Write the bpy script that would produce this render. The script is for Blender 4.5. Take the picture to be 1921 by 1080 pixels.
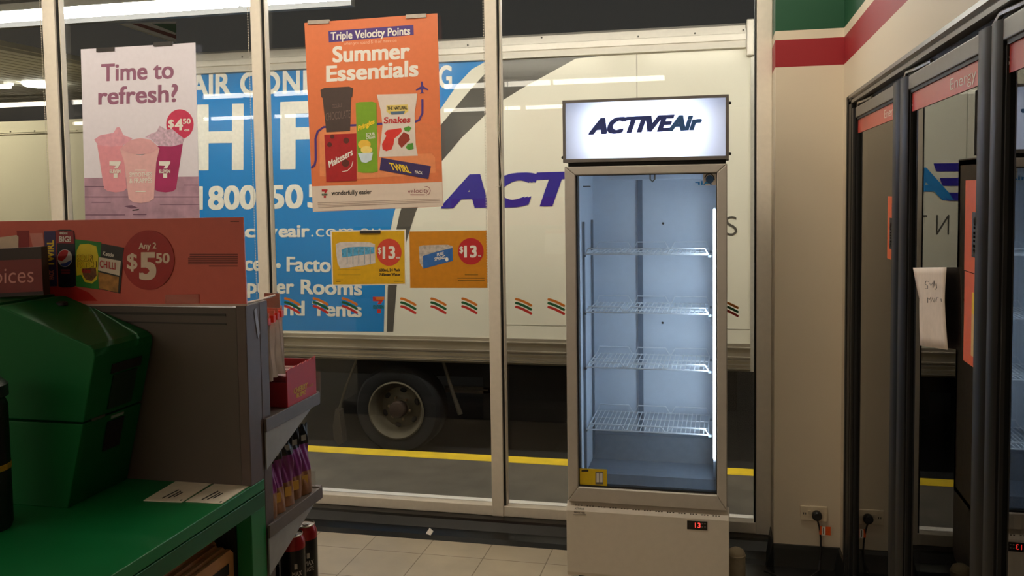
import bpy, bmesh, math, random
from mathutils import Vector, Matrix
random.seed(7)
S = bpy.context.scene
for o in list(bpy.data.objects):
    bpy.data.objects.remove(o, do_unlink=True)
COL = S.collection

# ------------------------------------------------------------------ camera
F, CX, CY = 1703.9, 960.5, 462.4
YAW, PITCH, ROLL = .2285, .0621, -.0146
EYE = Vector((0, 0, 1.55))
def cam_axes():
    cy, sy, cp, sp, cr, sr = (math.cos(YAW), math.sin(YAW), math.cos(PITCH), math.sin(PITCH), math.cos(ROLL), math.sin(ROLL))
    fw = Vector((-sy*cp, cy*cp, -sp)); rt = Vector((cy, sy, 0)); up = rt.cross(fw)
    return cr*rt + sr*up, -sr*rt + cr*up, fw
RT, UP, FW = cam_axes()
cam_data = bpy.data.cameras.new('camera'); cam = bpy.data.objects.new('camera', cam_data); COL.objects.link(cam)
cam_data.sensor_width = 36; cam_data.lens = F/1921*36; cam_data.shift_y = -(540-CY)/1921
cam_data.clip_start = .02; cam_data.clip_end = 200
m = Matrix((RT, UP, -FW)).transposed().to_4x4(); m.translation = EYE
cam.matrix_world = m
S.camera = cam

# ------------------------------------------------------------------ world, exposure, lamp strengths
w = bpy.data.worlds.new('night_sky'); S.world = w; w.use_nodes = True
bg = w.node_tree.nodes['Background']; bg.inputs[0].default_value = (.030, .030, .029, 1); bg.inputs[1].default_value = 1.0
S.view_settings.view_transform = 'Standard'; S.view_settings.look = 'None'
S.view_settings.exposure = 0; S.view_settings.gamma = 1
try: S.view_settings.use_curve_mapping = False
except Exception: pass
L_AWNING, L_CANOPY, L_ROOM, L_NEAR, L_LED, L_SIGN = 32, 22, 14, 24, 46, 58
WARM = (1, .905, .74); COOL = (.72, .86, 1); NEUTRAL = (1, .98, .93)

# ------------------------------------------------------------------ measuring: a photo pixel carried to a plane of the room
def ray(x, y): return RT*((x-CX)/F) - UP*((y-CY)/F) + FW
def onY(Y): return lambda x, y: (lambda d: EYE + d*((Y-EYE.y)/d.y))(ray(x, y))
def onX(X): return lambda x, y: (lambda d: EYE + d*((X-EYE.x)/d.x))(ray(x, y))
def onZ(Z): return lambda x, y: (lambda d: EYE + d*((Z-EYE.z)/d.z))(ray(x, y))

# ------------------------------------------------------------------ materials
MATS = {}
def lin(c): return tuple((v/255/12.92 if v/255 <= .04045 else ((v/255+.055)/1.055)**2.4) for v in c)
def mat(name, rgb, rough=.5, metal=0, noise=.06, scale=40, bump=0, spec=.5, coat=0):
    if name in MATS: return MATS[name]
    m = bpy.data.materials.new(name); m.use_nodes = True; nt = m.node_tree; p = nt.nodes['Principled BSDF']
    c = lin(rgb)
    tc = nt.nodes.new('ShaderNodeTexCoord'); nz = nt.nodes.new('ShaderNodeTexNoise')
    nz.inputs['Scale'].default_value = scale; nz.inputs['Detail'].default_value = 3
    nt.links.new(tc.outputs['Object'], nz.inputs['Vector'])
    r = nt.nodes.new('ShaderNodeValToRGB')
    r.color_ramp.elements[0].position = .3; r.color_ramp.elements[1].position = .7
    r.color_ramp.elements[0].color = tuple(max(0, v*(1-noise)) for v in c)+(1,)
    r.color_ramp.elements[1].color = tuple(min(1, v*(1+noise)) for v in c)+(1,)
    nt.links.new(nz.outputs['Fac'], r.inputs['Fac']); nt.links.new(r.outputs['Color'], p.inputs['Base Color'])
    p.inputs['Roughness'].default_value = rough; p.inputs['Metallic'].default_value = metal
    p.inputs['Specular IOR Level'].default_value = spec
    p.inputs['Coat Weight'].default_value = coat
    if bump:
        b = nt.nodes.new('ShaderNodeBump'); b.inputs['Strength'].default_value = bump; b.inputs['Distance'].default_value = .004
        nt.links.new(nz.outputs['Fac'], b.inputs['Height']); nt.links.new(b.outputs['Normal'], p.inputs['Normal'])
    MATS[name] = m; return m
def glow(name, rgb, strength):
    if name in MATS: return MATS[name]
    m = bpy.data.materials.new(name); m.use_nodes = True; nt = m.node_tree
    nt.nodes.remove(nt.nodes['Principled BSDF']); e = nt.nodes.new('ShaderNodeEmission')
    e.inputs[0].default_value = rgb+(1,); e.inputs[1].default_value = strength
    nt.links.new(e.outputs[0], nt.nodes['Material Output'].inputs[0]); MATS[name] = m; return m
def glass(name, tint=(1, 1, 1), ior=1.5, rough=0):
    if name in MATS: return MATS[name]
    m = bpy.data.materials.new(name); m.use_nodes = True; nt = m.node_tree
    nt.nodes.remove(nt.nodes['Principled BSDF'])
    t = nt.nodes.new('ShaderNodeBsdfTransparent'); t.inputs[0].default_value = tint+(1,)
    g = nt.nodes.new('ShaderNodeBsdfGlossy'); g.inputs['Roughness'].default_value = rough
    f = nt.nodes.new('ShaderNodeFresnel'); f.inputs[0].default_value = ior
    x = nt.nodes.new('ShaderNodeMixShader')
    nt.links.new(f.outputs[0], x.inputs[0]); nt.links.new(t.outputs[0], x.inputs[1]); nt.links.new(g.outputs[0], x.inputs[2])
    nt.links.new(x.outputs[0], nt.nodes['Material Output'].inputs[0]); MATS[name] = m; return m
def film(name, rgb, alpha):
    """a tinted see-through plastic film"""
    if name in MATS: return MATS[name]
    m = mat(name, rgb, .25); nt = m.node_tree; p = nt.nodes['Principled BSDF']; p.inputs['Alpha'].default_value = alpha
    return m
def translucent(name, rgb):
    m = bpy.data.materials.new(name); m.use_nodes = True; nt = m.node_tree
    nt.nodes.remove(nt.nodes['Principled BSDF'])
    t = nt.nodes.new('ShaderNodeBsdfTranslucent'); t.inputs[0].default_value = lin(rgb)+(1,)
    d = nt.nodes.new('ShaderNodeBsdfDiffuse'); d.inputs[0].default_value = lin(rgb)+(1,)
    x = nt.nodes.new('ShaderNodeMixShader'); x.inputs[0].default_value = .35
    nt.links.new(t.outputs[0], x.inputs[1]); nt.links.new(d.outputs[0], x.inputs[2])
    nt.links.new(x.outputs[0], nt.nodes['Material Output'].inputs[0]); MATS[name] = m; return m
def striped_wall(name, cream, levels):
    """painted wall: cream, with bands of paint at given heights [(z, rgb)...]"""
    m = mat(name, cream, .55, noise=.02, scale=3); nt = m.node_tree; p = nt.nodes['Principled BSDF']
    g = nt.nodes.new('ShaderNodeNewGeometry'); s = nt.nodes.new('ShaderNodeSeparateXYZ'); nt.links.new(g.outputs['Position'], s.inputs[0])
    dv = nt.nodes.new('ShaderNodeMath'); dv.operation = 'DIVIDE'; dv.inputs[1].default_value = 3.0
    nt.links.new(s.outputs['Z'], dv.inputs[0])
    r = nt.nodes.new('ShaderNodeValToRGB'); r.color_ramp.interpolation = 'CONSTANT'
    r.color_ramp.elements[0].position = 0; r.color_ramp.elements[0].color = lin(cream)+(1,)
    r.color_ramp.elements[1].position = levels[0][0]/3; r.color_ramp.elements[1].color = lin(levels[0][1])+(1,)
    for z, c in levels[1:]:
        e = r.color_ramp.elements.new(z/3); e.color = lin(c)+(1,)
    nt.links.new(dv.outputs[0], r.inputs['Fac']); nt.links.new(r.outputs['Color'], p.inputs['Base Color'])
    return m
def tile_floor(name):
    m = mat(name, (214, 200, 178), .35, noise=.1, scale=6); nt = m.node_tree; p = nt.nodes['Principled BSDF']
    tc = nt.nodes.new('ShaderNodeTexCoord'); mp = nt.nodes.new('ShaderNodeMapping'); mp.inputs['Location'].default_value = (.135, .05, 0)
    br = nt.nodes.new('ShaderNodeTexBrick'); br.offset = 0; br.inputs['Scale'].default_value = 1
    br.inputs['Brick Width'].default_value = .27; br.inputs['Row Height'].default_value = .27; br.inputs['Mortar Size'].default_value = .0022
    br.inputs['Color1'].default_value = lin((212, 197, 172))+(1,); br.inputs['Color2'].default_value = lin((204, 190, 166))+(1,)
    br.inputs['Mortar'].default_value = lin((140, 122, 98))+(1,)
    nz = nt.nodes.new('ShaderNodeTexNoise'); nz.inputs['Scale'].default_value = 7; nz.inputs['Detail'].default_value = 6
    mx = nt.nodes.new('ShaderNodeMixRGB'); mx.blend_type = 'MULTIPLY'; mx.inputs[0].default_value = .35
    nt.links.new(tc.outputs['Object'], mp.inputs['Vector']); nt.links.new(mp.outputs[0], br.inputs['Vector']); nt.links.new(tc.outputs['Object'], nz.inputs['Vector'])
    nt.links.new(br.outputs['Color'], mx.inputs[1]); nt.links.new(nz.outputs['Fac'], mx.inputs[2]); nt.links.new(mx.outputs[0], p.inputs['Base Color'])
    return m

# ------------------------------------------------------------------ mesh helpers
class B:
    def __init__(s): s.bm = bmesh.new()
    def box(s, x0, x1, y0, y1, z0, z1):
        v = [s.bm.verts.new(p) for p in ((x0,y0,z0),(x1,y0,z0),(x1,y1,z0),(x0,y1,z0),(x0,y0,z1),(x1,y0,z1),(x1,y1,z1),(x0,y1,z1))]
        for f in ((0,3,2,1),(4,5,6,7),(0,1,5,4),(1,2,6,5),(2,3,7,6),(3,0,4,7)): s.bm.faces.new([v[i] for i in f])
        return s
    def slab(s, pts, off):
        """polygon of 3-D points given thickness off (a vector)"""
        off = Vector(off); a = [s.bm.verts.new(p) for p in pts]; b = [s.bm.verts.new(Vector(p)+off) for p in pts]
        n = len(a)
        s.bm.faces.new(a); s.bm.faces.new(b[::-1])
        for i in range(n): s.bm.faces.new([a[i], b[i], b[(i+1) % n], a[(i+1) % n]])
        return s
    def prism(s, pts, ax, a, b):
        f = {'x': lambda p: (a, p[0], p[1]), 'y': lambda p: (p[0], a, p[1]), 'z': lambda p: (p[0], p[1], a)}[ax]
        d = {'x': (b-a, 0, 0), 'y': (0, b-a, 0), 'z': (0, 0, b-a)}[ax]
        return s.slab([f(p) for p in pts], d)
    def tube(s, path, r, seg=8, cap=True):
        path = [Vector(p) for p in path]; rings = []
        for i, p in enumerate(path):
            d = (path[min(i+1, len(path)-1)] - path[max(i-1, 0)]).normalized()
            a = d.orthogonal().normalized() if i == 0 else (pa - d*pa.dot(d)).normalized()
            pa = a; b = d.cross(a)
            rr = r[i] if isinstance(r, (list, tuple)) else r
            rings.append([s.bm.verts.new(p + rr*(math.cos(t)*a + math.sin(t)*b)) for t in (2*math.pi*k/seg for k in range(seg))])
        for i in range(len(rings)-1):
            for k in range(seg): s.bm.faces.new([rings[i][k], rings[i][(k+1) % seg], rings[i+1][(k+1) % seg], rings[i+1][k]])
        if cap: s.bm.faces.new(rings[0][::-1]); s.bm.faces.new(rings[-1])
        return s
    def lathe(s, prof, c, axis='z', seg=32):
        """prof: [(radius, height)...] turned about an axis through c"""
        c = Vector(c); U, V, W = {'z': ((1,0,0),(0,1,0),(0,0,1)), 'in': ((1,0,0),(0,0,1),(0,1,0)), 'y': ((1,0,0),(0,0,1),(0,-1,0)), 'x': ((0,1,0),(0,0,1),(-1,0,0))}[axis]
        U, V, W = Vector(U), Vector(V), Vector(W); rings = []
        for r, h in prof:
            if r < 1e-6: rings.append([s.bm.verts.new(c+W*h)])
            else: rings.append([s.bm.verts.new(c+W*h+r*(math.cos(t)*U+math.sin(t)*V)) for t in (2*math.pi*k/seg for k in range(seg))])
        for a, b in zip(rings, rings[1:]):
            for k in range(seg):
                f = []
                for q in ([a[0]] if len(a) == 1 else [a[k], a[(k+1) % seg]]): f.append(q)
                for q in ([b[0]] if len(b) == 1 else [b[(k+1) % seg], b[k]]): f.append(q)
                if len(f) > 2: s.bm.faces.new(f)
        return s
    def ball(s, c, r, sc=(1,1,1)):
        mtx = Matrix.Translation(c) @ Matrix.Diagonal((r*sc[0], r*sc[1], r*sc[2], 1))
        bmesh.ops.create_uvsphere(s.bm, u_segments=12, v_segments=8, radius=1, matrix=mtx); return s
    def grid(s, fn, nu, nv):
        vs = [[s.bm.verts.new(fn(i/nu, j/nv)) for j in range(nv+1)] for i in range(nu+1)]
        for i in range(nu):
            for j in range(nv): s.bm.faces.new([vs[i][j], vs[i+1][j], vs[i+1][j+1], vs[i][j+1]])
        return s

def world_loc(o):
    p = Vector((0,0,0))
    while o: p += o.location; o = o.parent
    return p
def tag(o, label=None, cat=None, group=None, kind=None):
    if label: o['label'] = label
    if cat: o['category'] = cat
    if group: o['group'] = group
    if kind: o['kind'] = kind
    return o
def link_mesh(name, me, m, parent, smooth=False, bev=0):
    o = bpy.data.objects.new(name, me); COL.objects.link(o)
    if m: me.materials.append(m)
    if parent: base = world_loc(parent); o.parent = parent
    else:
        xs, ys, zs = zip(*[v.co for v in me.vertices])
        base = Vector(((min(xs)+max(xs))/2, (min(ys)+max(ys))/2, min(zs))); o.location = base
    me.transform(Matrix.Translation(-base))
    if smooth:
        for p in me.polygons: p.use_smooth = True
        if hasattr(me, 'set_sharp_from_angle'): me.set_sharp_from_angle(angle=math.radians(40))
    if bev:
        b = o.modifiers.new('bevel', 'BEVEL'); b.width = bev; b.segments = 3; b.limit_method = 'ANGLE'; b.angle_limit = math.radians(40)
    return o
def obj(name, b, m, parent=None, smooth=False, bev=0):
    bm = b.bm; bmesh.ops.recalc_face_normals(bm, faces=bm.faces)
    me = bpy.data.meshes.new(name); bm.to_mesh(me); bm.free()
    return link_mesh(name, me, m, parent, smooth, bev)
def thing(name, loc, label, cat, group=None):
    o = bpy.data.objects.new(name, None); o.empty_display_size = .05; COL.objects.link(o); o.location = loc
    return tag(o, label, cat, group)
def struct(name, b, m, parent=None, bev=0, smooth=False):
    o = obj(name, b, m, parent, smooth=smooth, bev=bev)
    if not parent: tag(o, kind='structure')
    return o
def dup(o, shift, label=None, parent=None):
    """copy of a thing with copies of its parts and sub-parts (shared meshes)"""
    c = o.copy(); COL.objects.link(c)
    if parent: c.parent = parent
    else: c.location = o.location + Vector(shift)
    if label: c['label'] = label
    for ch in [k for k in bpy.data.objects if k.parent == o]: dup(ch, (0,0,0), None, c)
    return c

# ------------------------------------------------------------------ lettering
def text_mesh(s, bold=0, spacing=1.0, res=5):
    """flat letters one em high; heavy weights are several slightly shifted layers"""
    cu = bpy.data.curves.new('t', 'FONT'); cu.body = s; cu.size = 1; cu.offset = min(0, bold); cu.space_character = spacing; cu.resolution_u = res
    o = bpy.data.objects.new('t', cu); COL.objects.link(o)
    dg = bpy.context.evaluated_depsgraph_get(); dg.update()
    me = bpy.data.meshes.new_from_object(o.evaluated_get(dg))
    bpy.data.objects.remove(o); bpy.data.curves.remove(cu)
    if bold > .004:
        bm = bmesh.new(); bm.from_mesh(me); base = list(bm.faces)
        d = bold; k = d*.98
        ring = ((d, 0), (-d, 0), (0, d*.7), (0, -d*.7), (k, k*.7), (-k, k*.7), (k, -k*.7), (-k, -k*.7), (k, k*.35), (-k, k*.35), (k, -k*.35), (-k, -k*.35))
        for i, (dx, dy) in enumerate(ring if bold > .026 else ring[:8]):
            g = bmesh.ops.duplicate(bm, geom=base + list({e for f in base for e in f.edges}) + list({v for f in base for v in f.verts}))
            for v in g['geom']:
                if isinstance(v, bmesh.types.BMVert): v.co += Vector((dx, dy, .011*(i+1)))
        bm.to_mesh(me); bm.free()
    return me
_cap = text_mesh('H'); CAP = max(v.co.y for v in _cap.vertices)
class Print:
    """flat printed shapes lying on a surface of a thing (photo pixels -> that surface)"""
    def __init__(s, parent, surf, normal, step=.0006): s.p, s.f, s.n, s.st = parent, surf, Vector(normal), step
    def at(s, x, y, layer): return s.f(x, y) + s.n*(s.st*layer)
    def poly(s, name, pts, m, layer=1, label=None, parent=None, thick=None):
        b = B().slab([s.at(x, y, layer) for x, y in pts], -s.n*(thick or s.st*.9))
        o = obj(name, b, m, parent or s.p)
        if label: o['label'] = label
        return o
    def disc(s, name, cx, cy, rx, ry, m, layer=1, n=40, parent=None, a0=0, a1=360):
        return s.poly(name, [(cx+rx*math.cos(math.radians(a0+(a1-a0)*k/n)), cy+ry*math.sin(math.radians(a0+(a1-a0)*k/n))) for k in range(n)], m, layer, parent=parent)
    def bars(s, name, rects, m, layer=1, parent=None):
        b = B()
        for x0, y0, x1, y1 in rects: b.slab([s.at(x0,y0,layer), s.at(x1,y0,layer), s.at(x1,y1,layer), s.at(x0,y1,layer)], -s.n*(s.st*.9))
        return obj(name, b, m, parent or s.p)
    def stroke(s, name, pts, wpx, m, layer=1, parent=None, rnd=False, seg=False):
        """a line of even width along pixel points"""
        L, R = [], []
        for i, (x, y) in enumerate(pts):
            x0, y0 = pts[max(0, i-1)]; x1, y1 = pts[min(len(pts)-1, i+1)]
            d = math.hypot(x1-x0, y1-y0) or 1; nx, ny = -(y1-y0)/d*wpx/2, (x1-x0)/d*wpx/2
            L.append((x+nx, y+ny)); R.append((x-nx, y-ny))
        if seg:
            b = B()
            for i in range(len(pts)-1): b.slab([s.at(*L[i],layer), s.at(*L[i+1],layer), s.at(*R[i+1],layer), s.at(*R[i],layer)], -s.n*(s.st*.9))
            return obj(name, b, m, parent or s.p)
        cap = lambda p, a, c: [] if not rnd else [(p[0]+wpx/2*math.cos(a-(a-c)*k/6), p[1]+wpx/2*math.sin(a-(a-c)*k/6)) for k in range(1, 6)]
        e = math.atan2(L[-1][1]-pts[-1][1], L[-1][0]-pts[-1][0]); q = math.atan2(R[0][1]-pts[0][1], R[0][0]-pts[0][0])
        out = L + cap(pts[-1], e, e-math.pi) + R[::-1] + cap(pts[0], q, q-math.pi)
        return s.poly(name, out, m, layer, parent=parent)
    def text(s, t, bl, br, h, m, layer=1, bold=.02, shear=0, tl=None, spacing=1.0, name='lettering', parent=None, lean=0):
        me = text_mesh(t, bold, spacing)
        if not me.vertices: return
        x0 = min(v.co.x for v in me.vertices); x1 = max(v.co.x for v in me.vertices)
        tl = tl or (bl[0]+lean, bl[1]-h)
        O = s.at(*bl, layer); U = s.at(*br, layer)-O; V = s.at(*tl, layer)-O
        for v in me.vertices:
            a = (v.co.x-x0)/(x1-x0); c = v.co.y/CAP
            v.co = O + U*a + V*c + U.normalized()*(shear*c*V.length) + s.n*(v.co.z*s.st*5)
        return link_mesh(name, me, m, parent or s.p)

NY = (0, -1, 0); NX = (-1, 0, 0); NZ = (0, 0, 1)
# ------------------------------------------------------------------ shared materials
alu = mat('warm_aluminium', (236, 226, 212), .4, .0, .03)
blackgap = mat('black_rubber', (14, 13, 12), .6)
cream = mat('cream_paint', (217, 203, 182), .55, noise=.02, scale=3)
ink = mat('black_ink', (28, 24, 24), .5); white_print = mat('white_print', (238, 232, 224), .5, noise=.01)
red_print = mat('red_print', (190, 34, 40), .5); clip_dark = mat('dark_clip_plastic', (44, 38, 36), .4)
pane_glass = glass('window_glass', (.96, .965, .95), 1.42)
tube_warm = glow('fluorescent_tube', WARM, L_ROOM); tube_near = glow('near_fluorescent_tube', WARM, L_NEAR)
tube_awn = glow('awning_tube', NEUTRAL, L_AWNING); tube_can = glow('canopy_tube', (1, .97, .86), L_CANOPY)
YW, XR, YC = 4.0, .457, 3.75

# =================================================================== THE ROOM
struct('floor', B().box(-13.5, XR, -8, 3.99, -.1, 0), tile_floor('vinyl_tile'))
struct('ceiling', B().box(-13.5, 1.6, -8, 4.1, 2.9, 3.0), mat('ceiling_white', (225, 220, 208), .8))
struct('wall_left', B().box(-13.6, -13.5, -8, 4.0, 0, 2.9), cream)
struct('wall_front', B().box(-13.5, 1.6, -8.1, -8, 0, 2.9), cream)
bands = [(2.008, (150, 24, 34)), (2.118, (217, 203, 182)), (2.155, (14, 74, 46))]
stripe_paint = striped_wall('striped_cream_paint', (217, 203, 182), bands)
CY0, CY1, CZ1 = .75, 3.50, 1.862        # opening of the cooler bank in the right wall
struct('wall_back', B().box(.2, 1.6, YC, 4.1, 0, 2.9), stripe_paint, bev=.004)
struct('wall_right', B().box(XR, XR+.08, CY1, YC, 0, 2.9).box(XR, XR+.08, CY0, CY1, CZ1, 2.9).box(XR, XR+.08, -8, CY0, 0, 2.9), stripe_paint)
# black coved skirting under the window and along the corner
cove = mat('black_gloss_skirting', (16, 15, 14), .3, noise=.4, scale=12)
struct('baseboard_back', B().prism([(3.77, 0), (3.80, .012), (3.86, .022), (3.90, .05), (3.905, .06), (4.05, .06), (4.05, 0)], 'x', -13.4, .2), cove)
struct('baseboard_column', B().prism([(3.50, 0), (3.56, .012), (3.70, .03), (3.735, .09), (3.74, .105), (3.75, .105), (3.75, 0)], 'x', .2, XR), cove)
struct('baseboard_right', B().prism([(XR-.10, 0), (XR-.03, .02), (XR-.012, .09), (XR-.008, .105), (XR, .105), (XR, 0)], 'y', 3.5, 3.75), cove)
struct('baseboard_jamb', B().prism([(.2-.03, .0), (.2-.012, .06), (.2-.004, .105), (.2, .105), (.2, 0)], 'y', 3.75, 3.93), cove)
struct('baseboard_corner', B().box(.03, XR-.105, 3.30, 3.50, 0, .004).box(.03, .2, 3.50, 3.765, 0, .004), cove)
# window frame: sill rail, head rail, mullions with a dark joint, right jamb
fy = 3.95; P = onY(fy)
struct('trim_1', B().box(-13.4, .2, 3.955, 4.05, .06, .108), alu, bev=.003)
struct('trim_2', B().box(-13.4, .2, 3.955, 4.05, 2.76, 2.9), alu)
def mullion(n, l, g0, g1, r):
    X = lambda x: P(x, 0).x; XG = onY(4.003)(r, 0).x
    t = struct('trim_%d' % n, B().box(X(l), X(g0), fy, 4.004, .06, 2.8), alu, bev=.003)
    obj('joint', B().box(X(g0)+.0005, X(g1)-.0005, fy+.012, 4.0, .10, 2.78), blackgap, t)
    obj('flange', B().box(X(g1), max(XG, X(g1)+.006), fy+.02, 4.004, .10, 2.8), alu, t, bev=.001)
mullion(3, 77, 100.3, 103.3, 114.8); mullion(4, 468, 487, 490.2, 497.8)
mullion(5, 907.5, 930, 933.2, 937)
struct('trim_6', B().box(P(1420, 0).x, .2, fy, 4.05, .06, 2.8), alu, bev=.003)
obj('joint', B().box(P(1416.6, 0).x, P(1420, 0).x-.0005, fy+.012, 4.04, .108, 2.76), blackgap, bpy.data.objects['trim_6'])
for k, q in enumerate((-5.7, -6.85, -8.0, -9.15, -10.3, -11.45)):
    struct('trim_%d' % (7+k), B().box(q, q+.08, fy, 4.05, .06, 2.8), alu)
xs = [-13.4, P(114, 0).x-1.14, P(102, 0).x, P(488.6, 0).x, P(931, 0).x, P(1418, 0).x]
for k in range(5):
    struct('window_%d' % (k+1), B().box(xs[k]+.005, xs[k+1]-.005, YW, YW+.006, .1, 2.78), pane_glass)

# lamps of the room: ceiling tubes behind the viewer, and one row near the window
def tube_lamp(name, x0, x1, y, z, m, label, group, wid=.10, parent_body=True, drop=.05):
    t = thing(name, ((x0+x1)/2, y, z), label, 'light', group)
    obj('housing', B().box(x0, x1, y-wid*.75, y+wid*.75, z+drop, z+drop+.05), mat('lamp_housing', (235, 232, 222), .5), t)
    obj('diffuser', B().box(x0+.02, x1-.02, y-wid/2, y+wid/2, z, z+drop-.002), m, t)
    return t
lab_room = 'white fluorescent ceiling light in the rows reflected in the window glass'
for k in range(7):
    tube_lamp('ceiling_light', -1.92-1.31*k, -.62-1.31*k, -2.42, 2.76, tube_warm, lab_room, 'ceiling light rows', wid=.09)
for k in range(7):
    tube_lamp('ceiling_light', -2.9-1.31*k, -1.65-1.31*k, -5.45, 2.76, tube_warm, lab_room, 'ceiling light rows', wid=.09)
for k in range(3):
    tube_lamp('ceiling_light', -.75-1.6*k, .38-1.6*k, 3.05, 2.84, tube_near, 'white fluorescent ceiling light close to the shop window', 'lights near the window', wid=.12)

# =================================================================== OUTSIDE
asphalt = mat('footpath_concrete', (88, 79, 66), .8, noise=.25, scale=5, bump=.3)
struct('footpath', B().box(-16, 6, 4.05, 4.96, -.5, 0).box(-16, 6, 4.96, 5.07, -.5, -.003), asphalt)
struct('kerb_edge', B().box(-16, 6, 4.955, 5.075, -.10, .001), mat('yellow_line_paint', (244, 204, 18), .5, noise=.12, scale=9))
struct('driveway', B().box(-30, 12, 5.07, 30, -.5, -.385), mat('driveway_asphalt', (32, 30, 27), .9, noise=.2, scale=4))
can_m = mat('canopy_soffit', (196, 192, 176), .6, noise=.04)
def soffit(x0, x1, y0, y1, z, pitch=.22):
    n = int((x1-x0)/pitch); pr = []
    for i in range(n):
        a = x0+i*pitch; pr += [(a, z), (a+pitch*.75, z), (a+pitch*.75, z+pitch*.2), (a+pitch, z+pitch*.2)]
    pr += [(x0+n*pitch, z+.12), (x0, z+.12)]
    return B().prism(pr, 'y', y0, y1)
aw = struct('awning', soffit(-14, 4, 4.1, 5.24, 2.86, .10), mat('awning_soffit', (128, 126, 116), .6))
obj('edge_beam', B().box(-14, -2.2, 5.24, 5.30, 2.685, 2.74).box(-14, 4, 5.24, 5.30, 2.80, 2.98), mat('canopy_beam', (46, 45, 42), .5), aw)
for k in range(9):
    x = -8.05+1.3*k
    t = thing('awning_light', (x+.63, 5.09, 2.70), 'white fluorescent awning light over the footpath, reflected along the truck', 'light', 'awning lights')
    obj('diffuser', B().prism([(5.055, 2.705), (5.075, 2.69), (5.115, 2.69), (5.135, 2.705), (5.135, 2.745), (5.055, 2.745)], 'x', x, x+1.26), tube_awn, t)
    obj('housing', B().box(x, x+1.27, 5.035, 5.155, 2.7455, 2.79), mat('lamp_housing', (235, 232, 222), .5), t)
# far fuel canopy: ribbed soffit, lamps, striped fascia
cp = struct('canopy_roof', soffit(-26, -9.6, 9.72, 17, 3.6), can_m)
obj('canopy_post', B().box(-15.6, -15.1, 16, 16.5, -.385, 3.6), can_m, cp)
FS = onX(-6.2); fx = Vector((-.05, 0, 0)); fw = mat('fascia_white', (226, 220, 208), .5)
obj('striped_fascia', B().slab([FS(228,44), FS(330,79), FS(330,40)], fx), fw, cp)
obj('fascia_stripe', B().slab([FS(244,44)-fx*.05, FS(330,73)-fx*.05, FS(330,66)-fx*.05, FS(262,44)-fx*.05], -fx*.05), mat('fascia_red', (110, 30, 34), .5), cp)
obj('fascia_stripe', B().slab([FS(284,44)-fx*.05, FS(330,62)-fx*.05, FS(330,44)-fx*.05], -fx*.05), mat('fascia_green', (30, 100, 66), .5), cp)
tube_lamp('canopy_light', -14.2, -12.4, 13.9, 3.50, tube_can, 'short far canopy light at the left edge of the view', 'canopy lights', wid=.16)
for k in range(3): tube_lamp('canopy_light', -10.9-1.7*k, -9.4-1.7*k, 9.55, 3.5, glow('added_fill_lamp', (1, .97, .86), 50), 'added unseen lamp left of the view, brightening the cream truck and soffit', 'canopy lights', wid=.2)  # unseen lamps added to brighten the cream truck and the canopy soffit
tube_lamp('canopy_light', -18.5, -15.5, 11.4, 3.50, tube_can, 'long added lamp out of view at the left, lighting the canopy soffit', 'canopy lights', wid=.2)  # another added lamp, kept out of view, to light the ribbed soffit
ov = thing('canopy_light', (-11.9, 14.2, 3.54), 'oval far canopy light left of the first window mullion', 'light', 'canopy lights')
obj('diffuser', B().lathe([(0, 0), (.3, 0), (.33, .03), (.34, .06), (0, .06)], (-11.95, 14.2, 3.54)), tube_can, ov)

# the second box truck, cream, far left
ct = mat('cream_truck_panel', (222, 210, 176), .45, noise=.03, scale=2)
t2 = thing('box_truck', (-11, 11.8, -.385), 'plain cream box truck standing behind at the far left', 'truck')
obj('cargo_box', B().box(-14, -8.62, 11, 13.2, .45, 2.5), ct, t2, bev=.02)
obj('roof_rail', B().box(-14, -8.60, 10.98, 11.1, 2.44, 2.62).box(-14, -8.72, 10.97, 10.99, 2.46, 2.47), ct, t2)
rv = B()
for k in range(12): rv.ball((-13.8+.4*k, 10.975, 2.475), .012)
obj('rivets', rv, mat('dull_steel', (110, 104, 92), .5, .6), t2)
obj('chassis', B().box(-14, -8.8, 11.3, 12.9, .1, .45), blackgap, t2)
for q in (-13, -9.8): obj('wheel', B().lathe([(0, -.1), (.2, -.1), (.33, -.13), (.36, -.1), (.36, .1), (0, .1)], (q, 11.4, -.02), 'y', 24), blackgap, t2, smooth=True)

# =================================================================== THE SIGNWRITTEN BOX TRUCK
YT = 6.2; T = onY(YT)
tk = thing('delivery_truck', (-2.1, 7.3, -.385), 'white box truck with blue sign panel and dark lettering parked outside the window', 'truck')
truck_white = mat('truck_white_panel', (226, 219, 198), .13, noise=.02, scale=1.5, bump=.05)
tz0, tz1 = .50, 2.60
obj('cargo_box', B().box(-4.55, .19, YT, 8.5, tz0, tz1-.02), truck_white, tk)
rail_m = mat('polished_rail', (222, 212, 194), .45, .2, .03)
obj('top_rail', B().prism([(YT-.035, 2.455), (YT-.025, 2.50), (YT-.035, 2.505), (YT-.035, 2.545), (YT-.02, 2.55), (YT-.015, 2.60), (YT+.05, 2.625), (YT+.2, 2.625), (YT+.2, 2.45), (YT, 2.45)], 'x', -4.55, .145), rail_m, tk)
obj('corner_cap', B().box(.15, .20, YT-.045, YT+.1, 2.40, 2.635), rail_m, tk, bev=.01)
obj('corner_post', B().box(.178, .20, YT-.012, YT+.1, .32, 2.40), mat('grey_trim', (186, 180, 166), .35, .4), tk)
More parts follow.
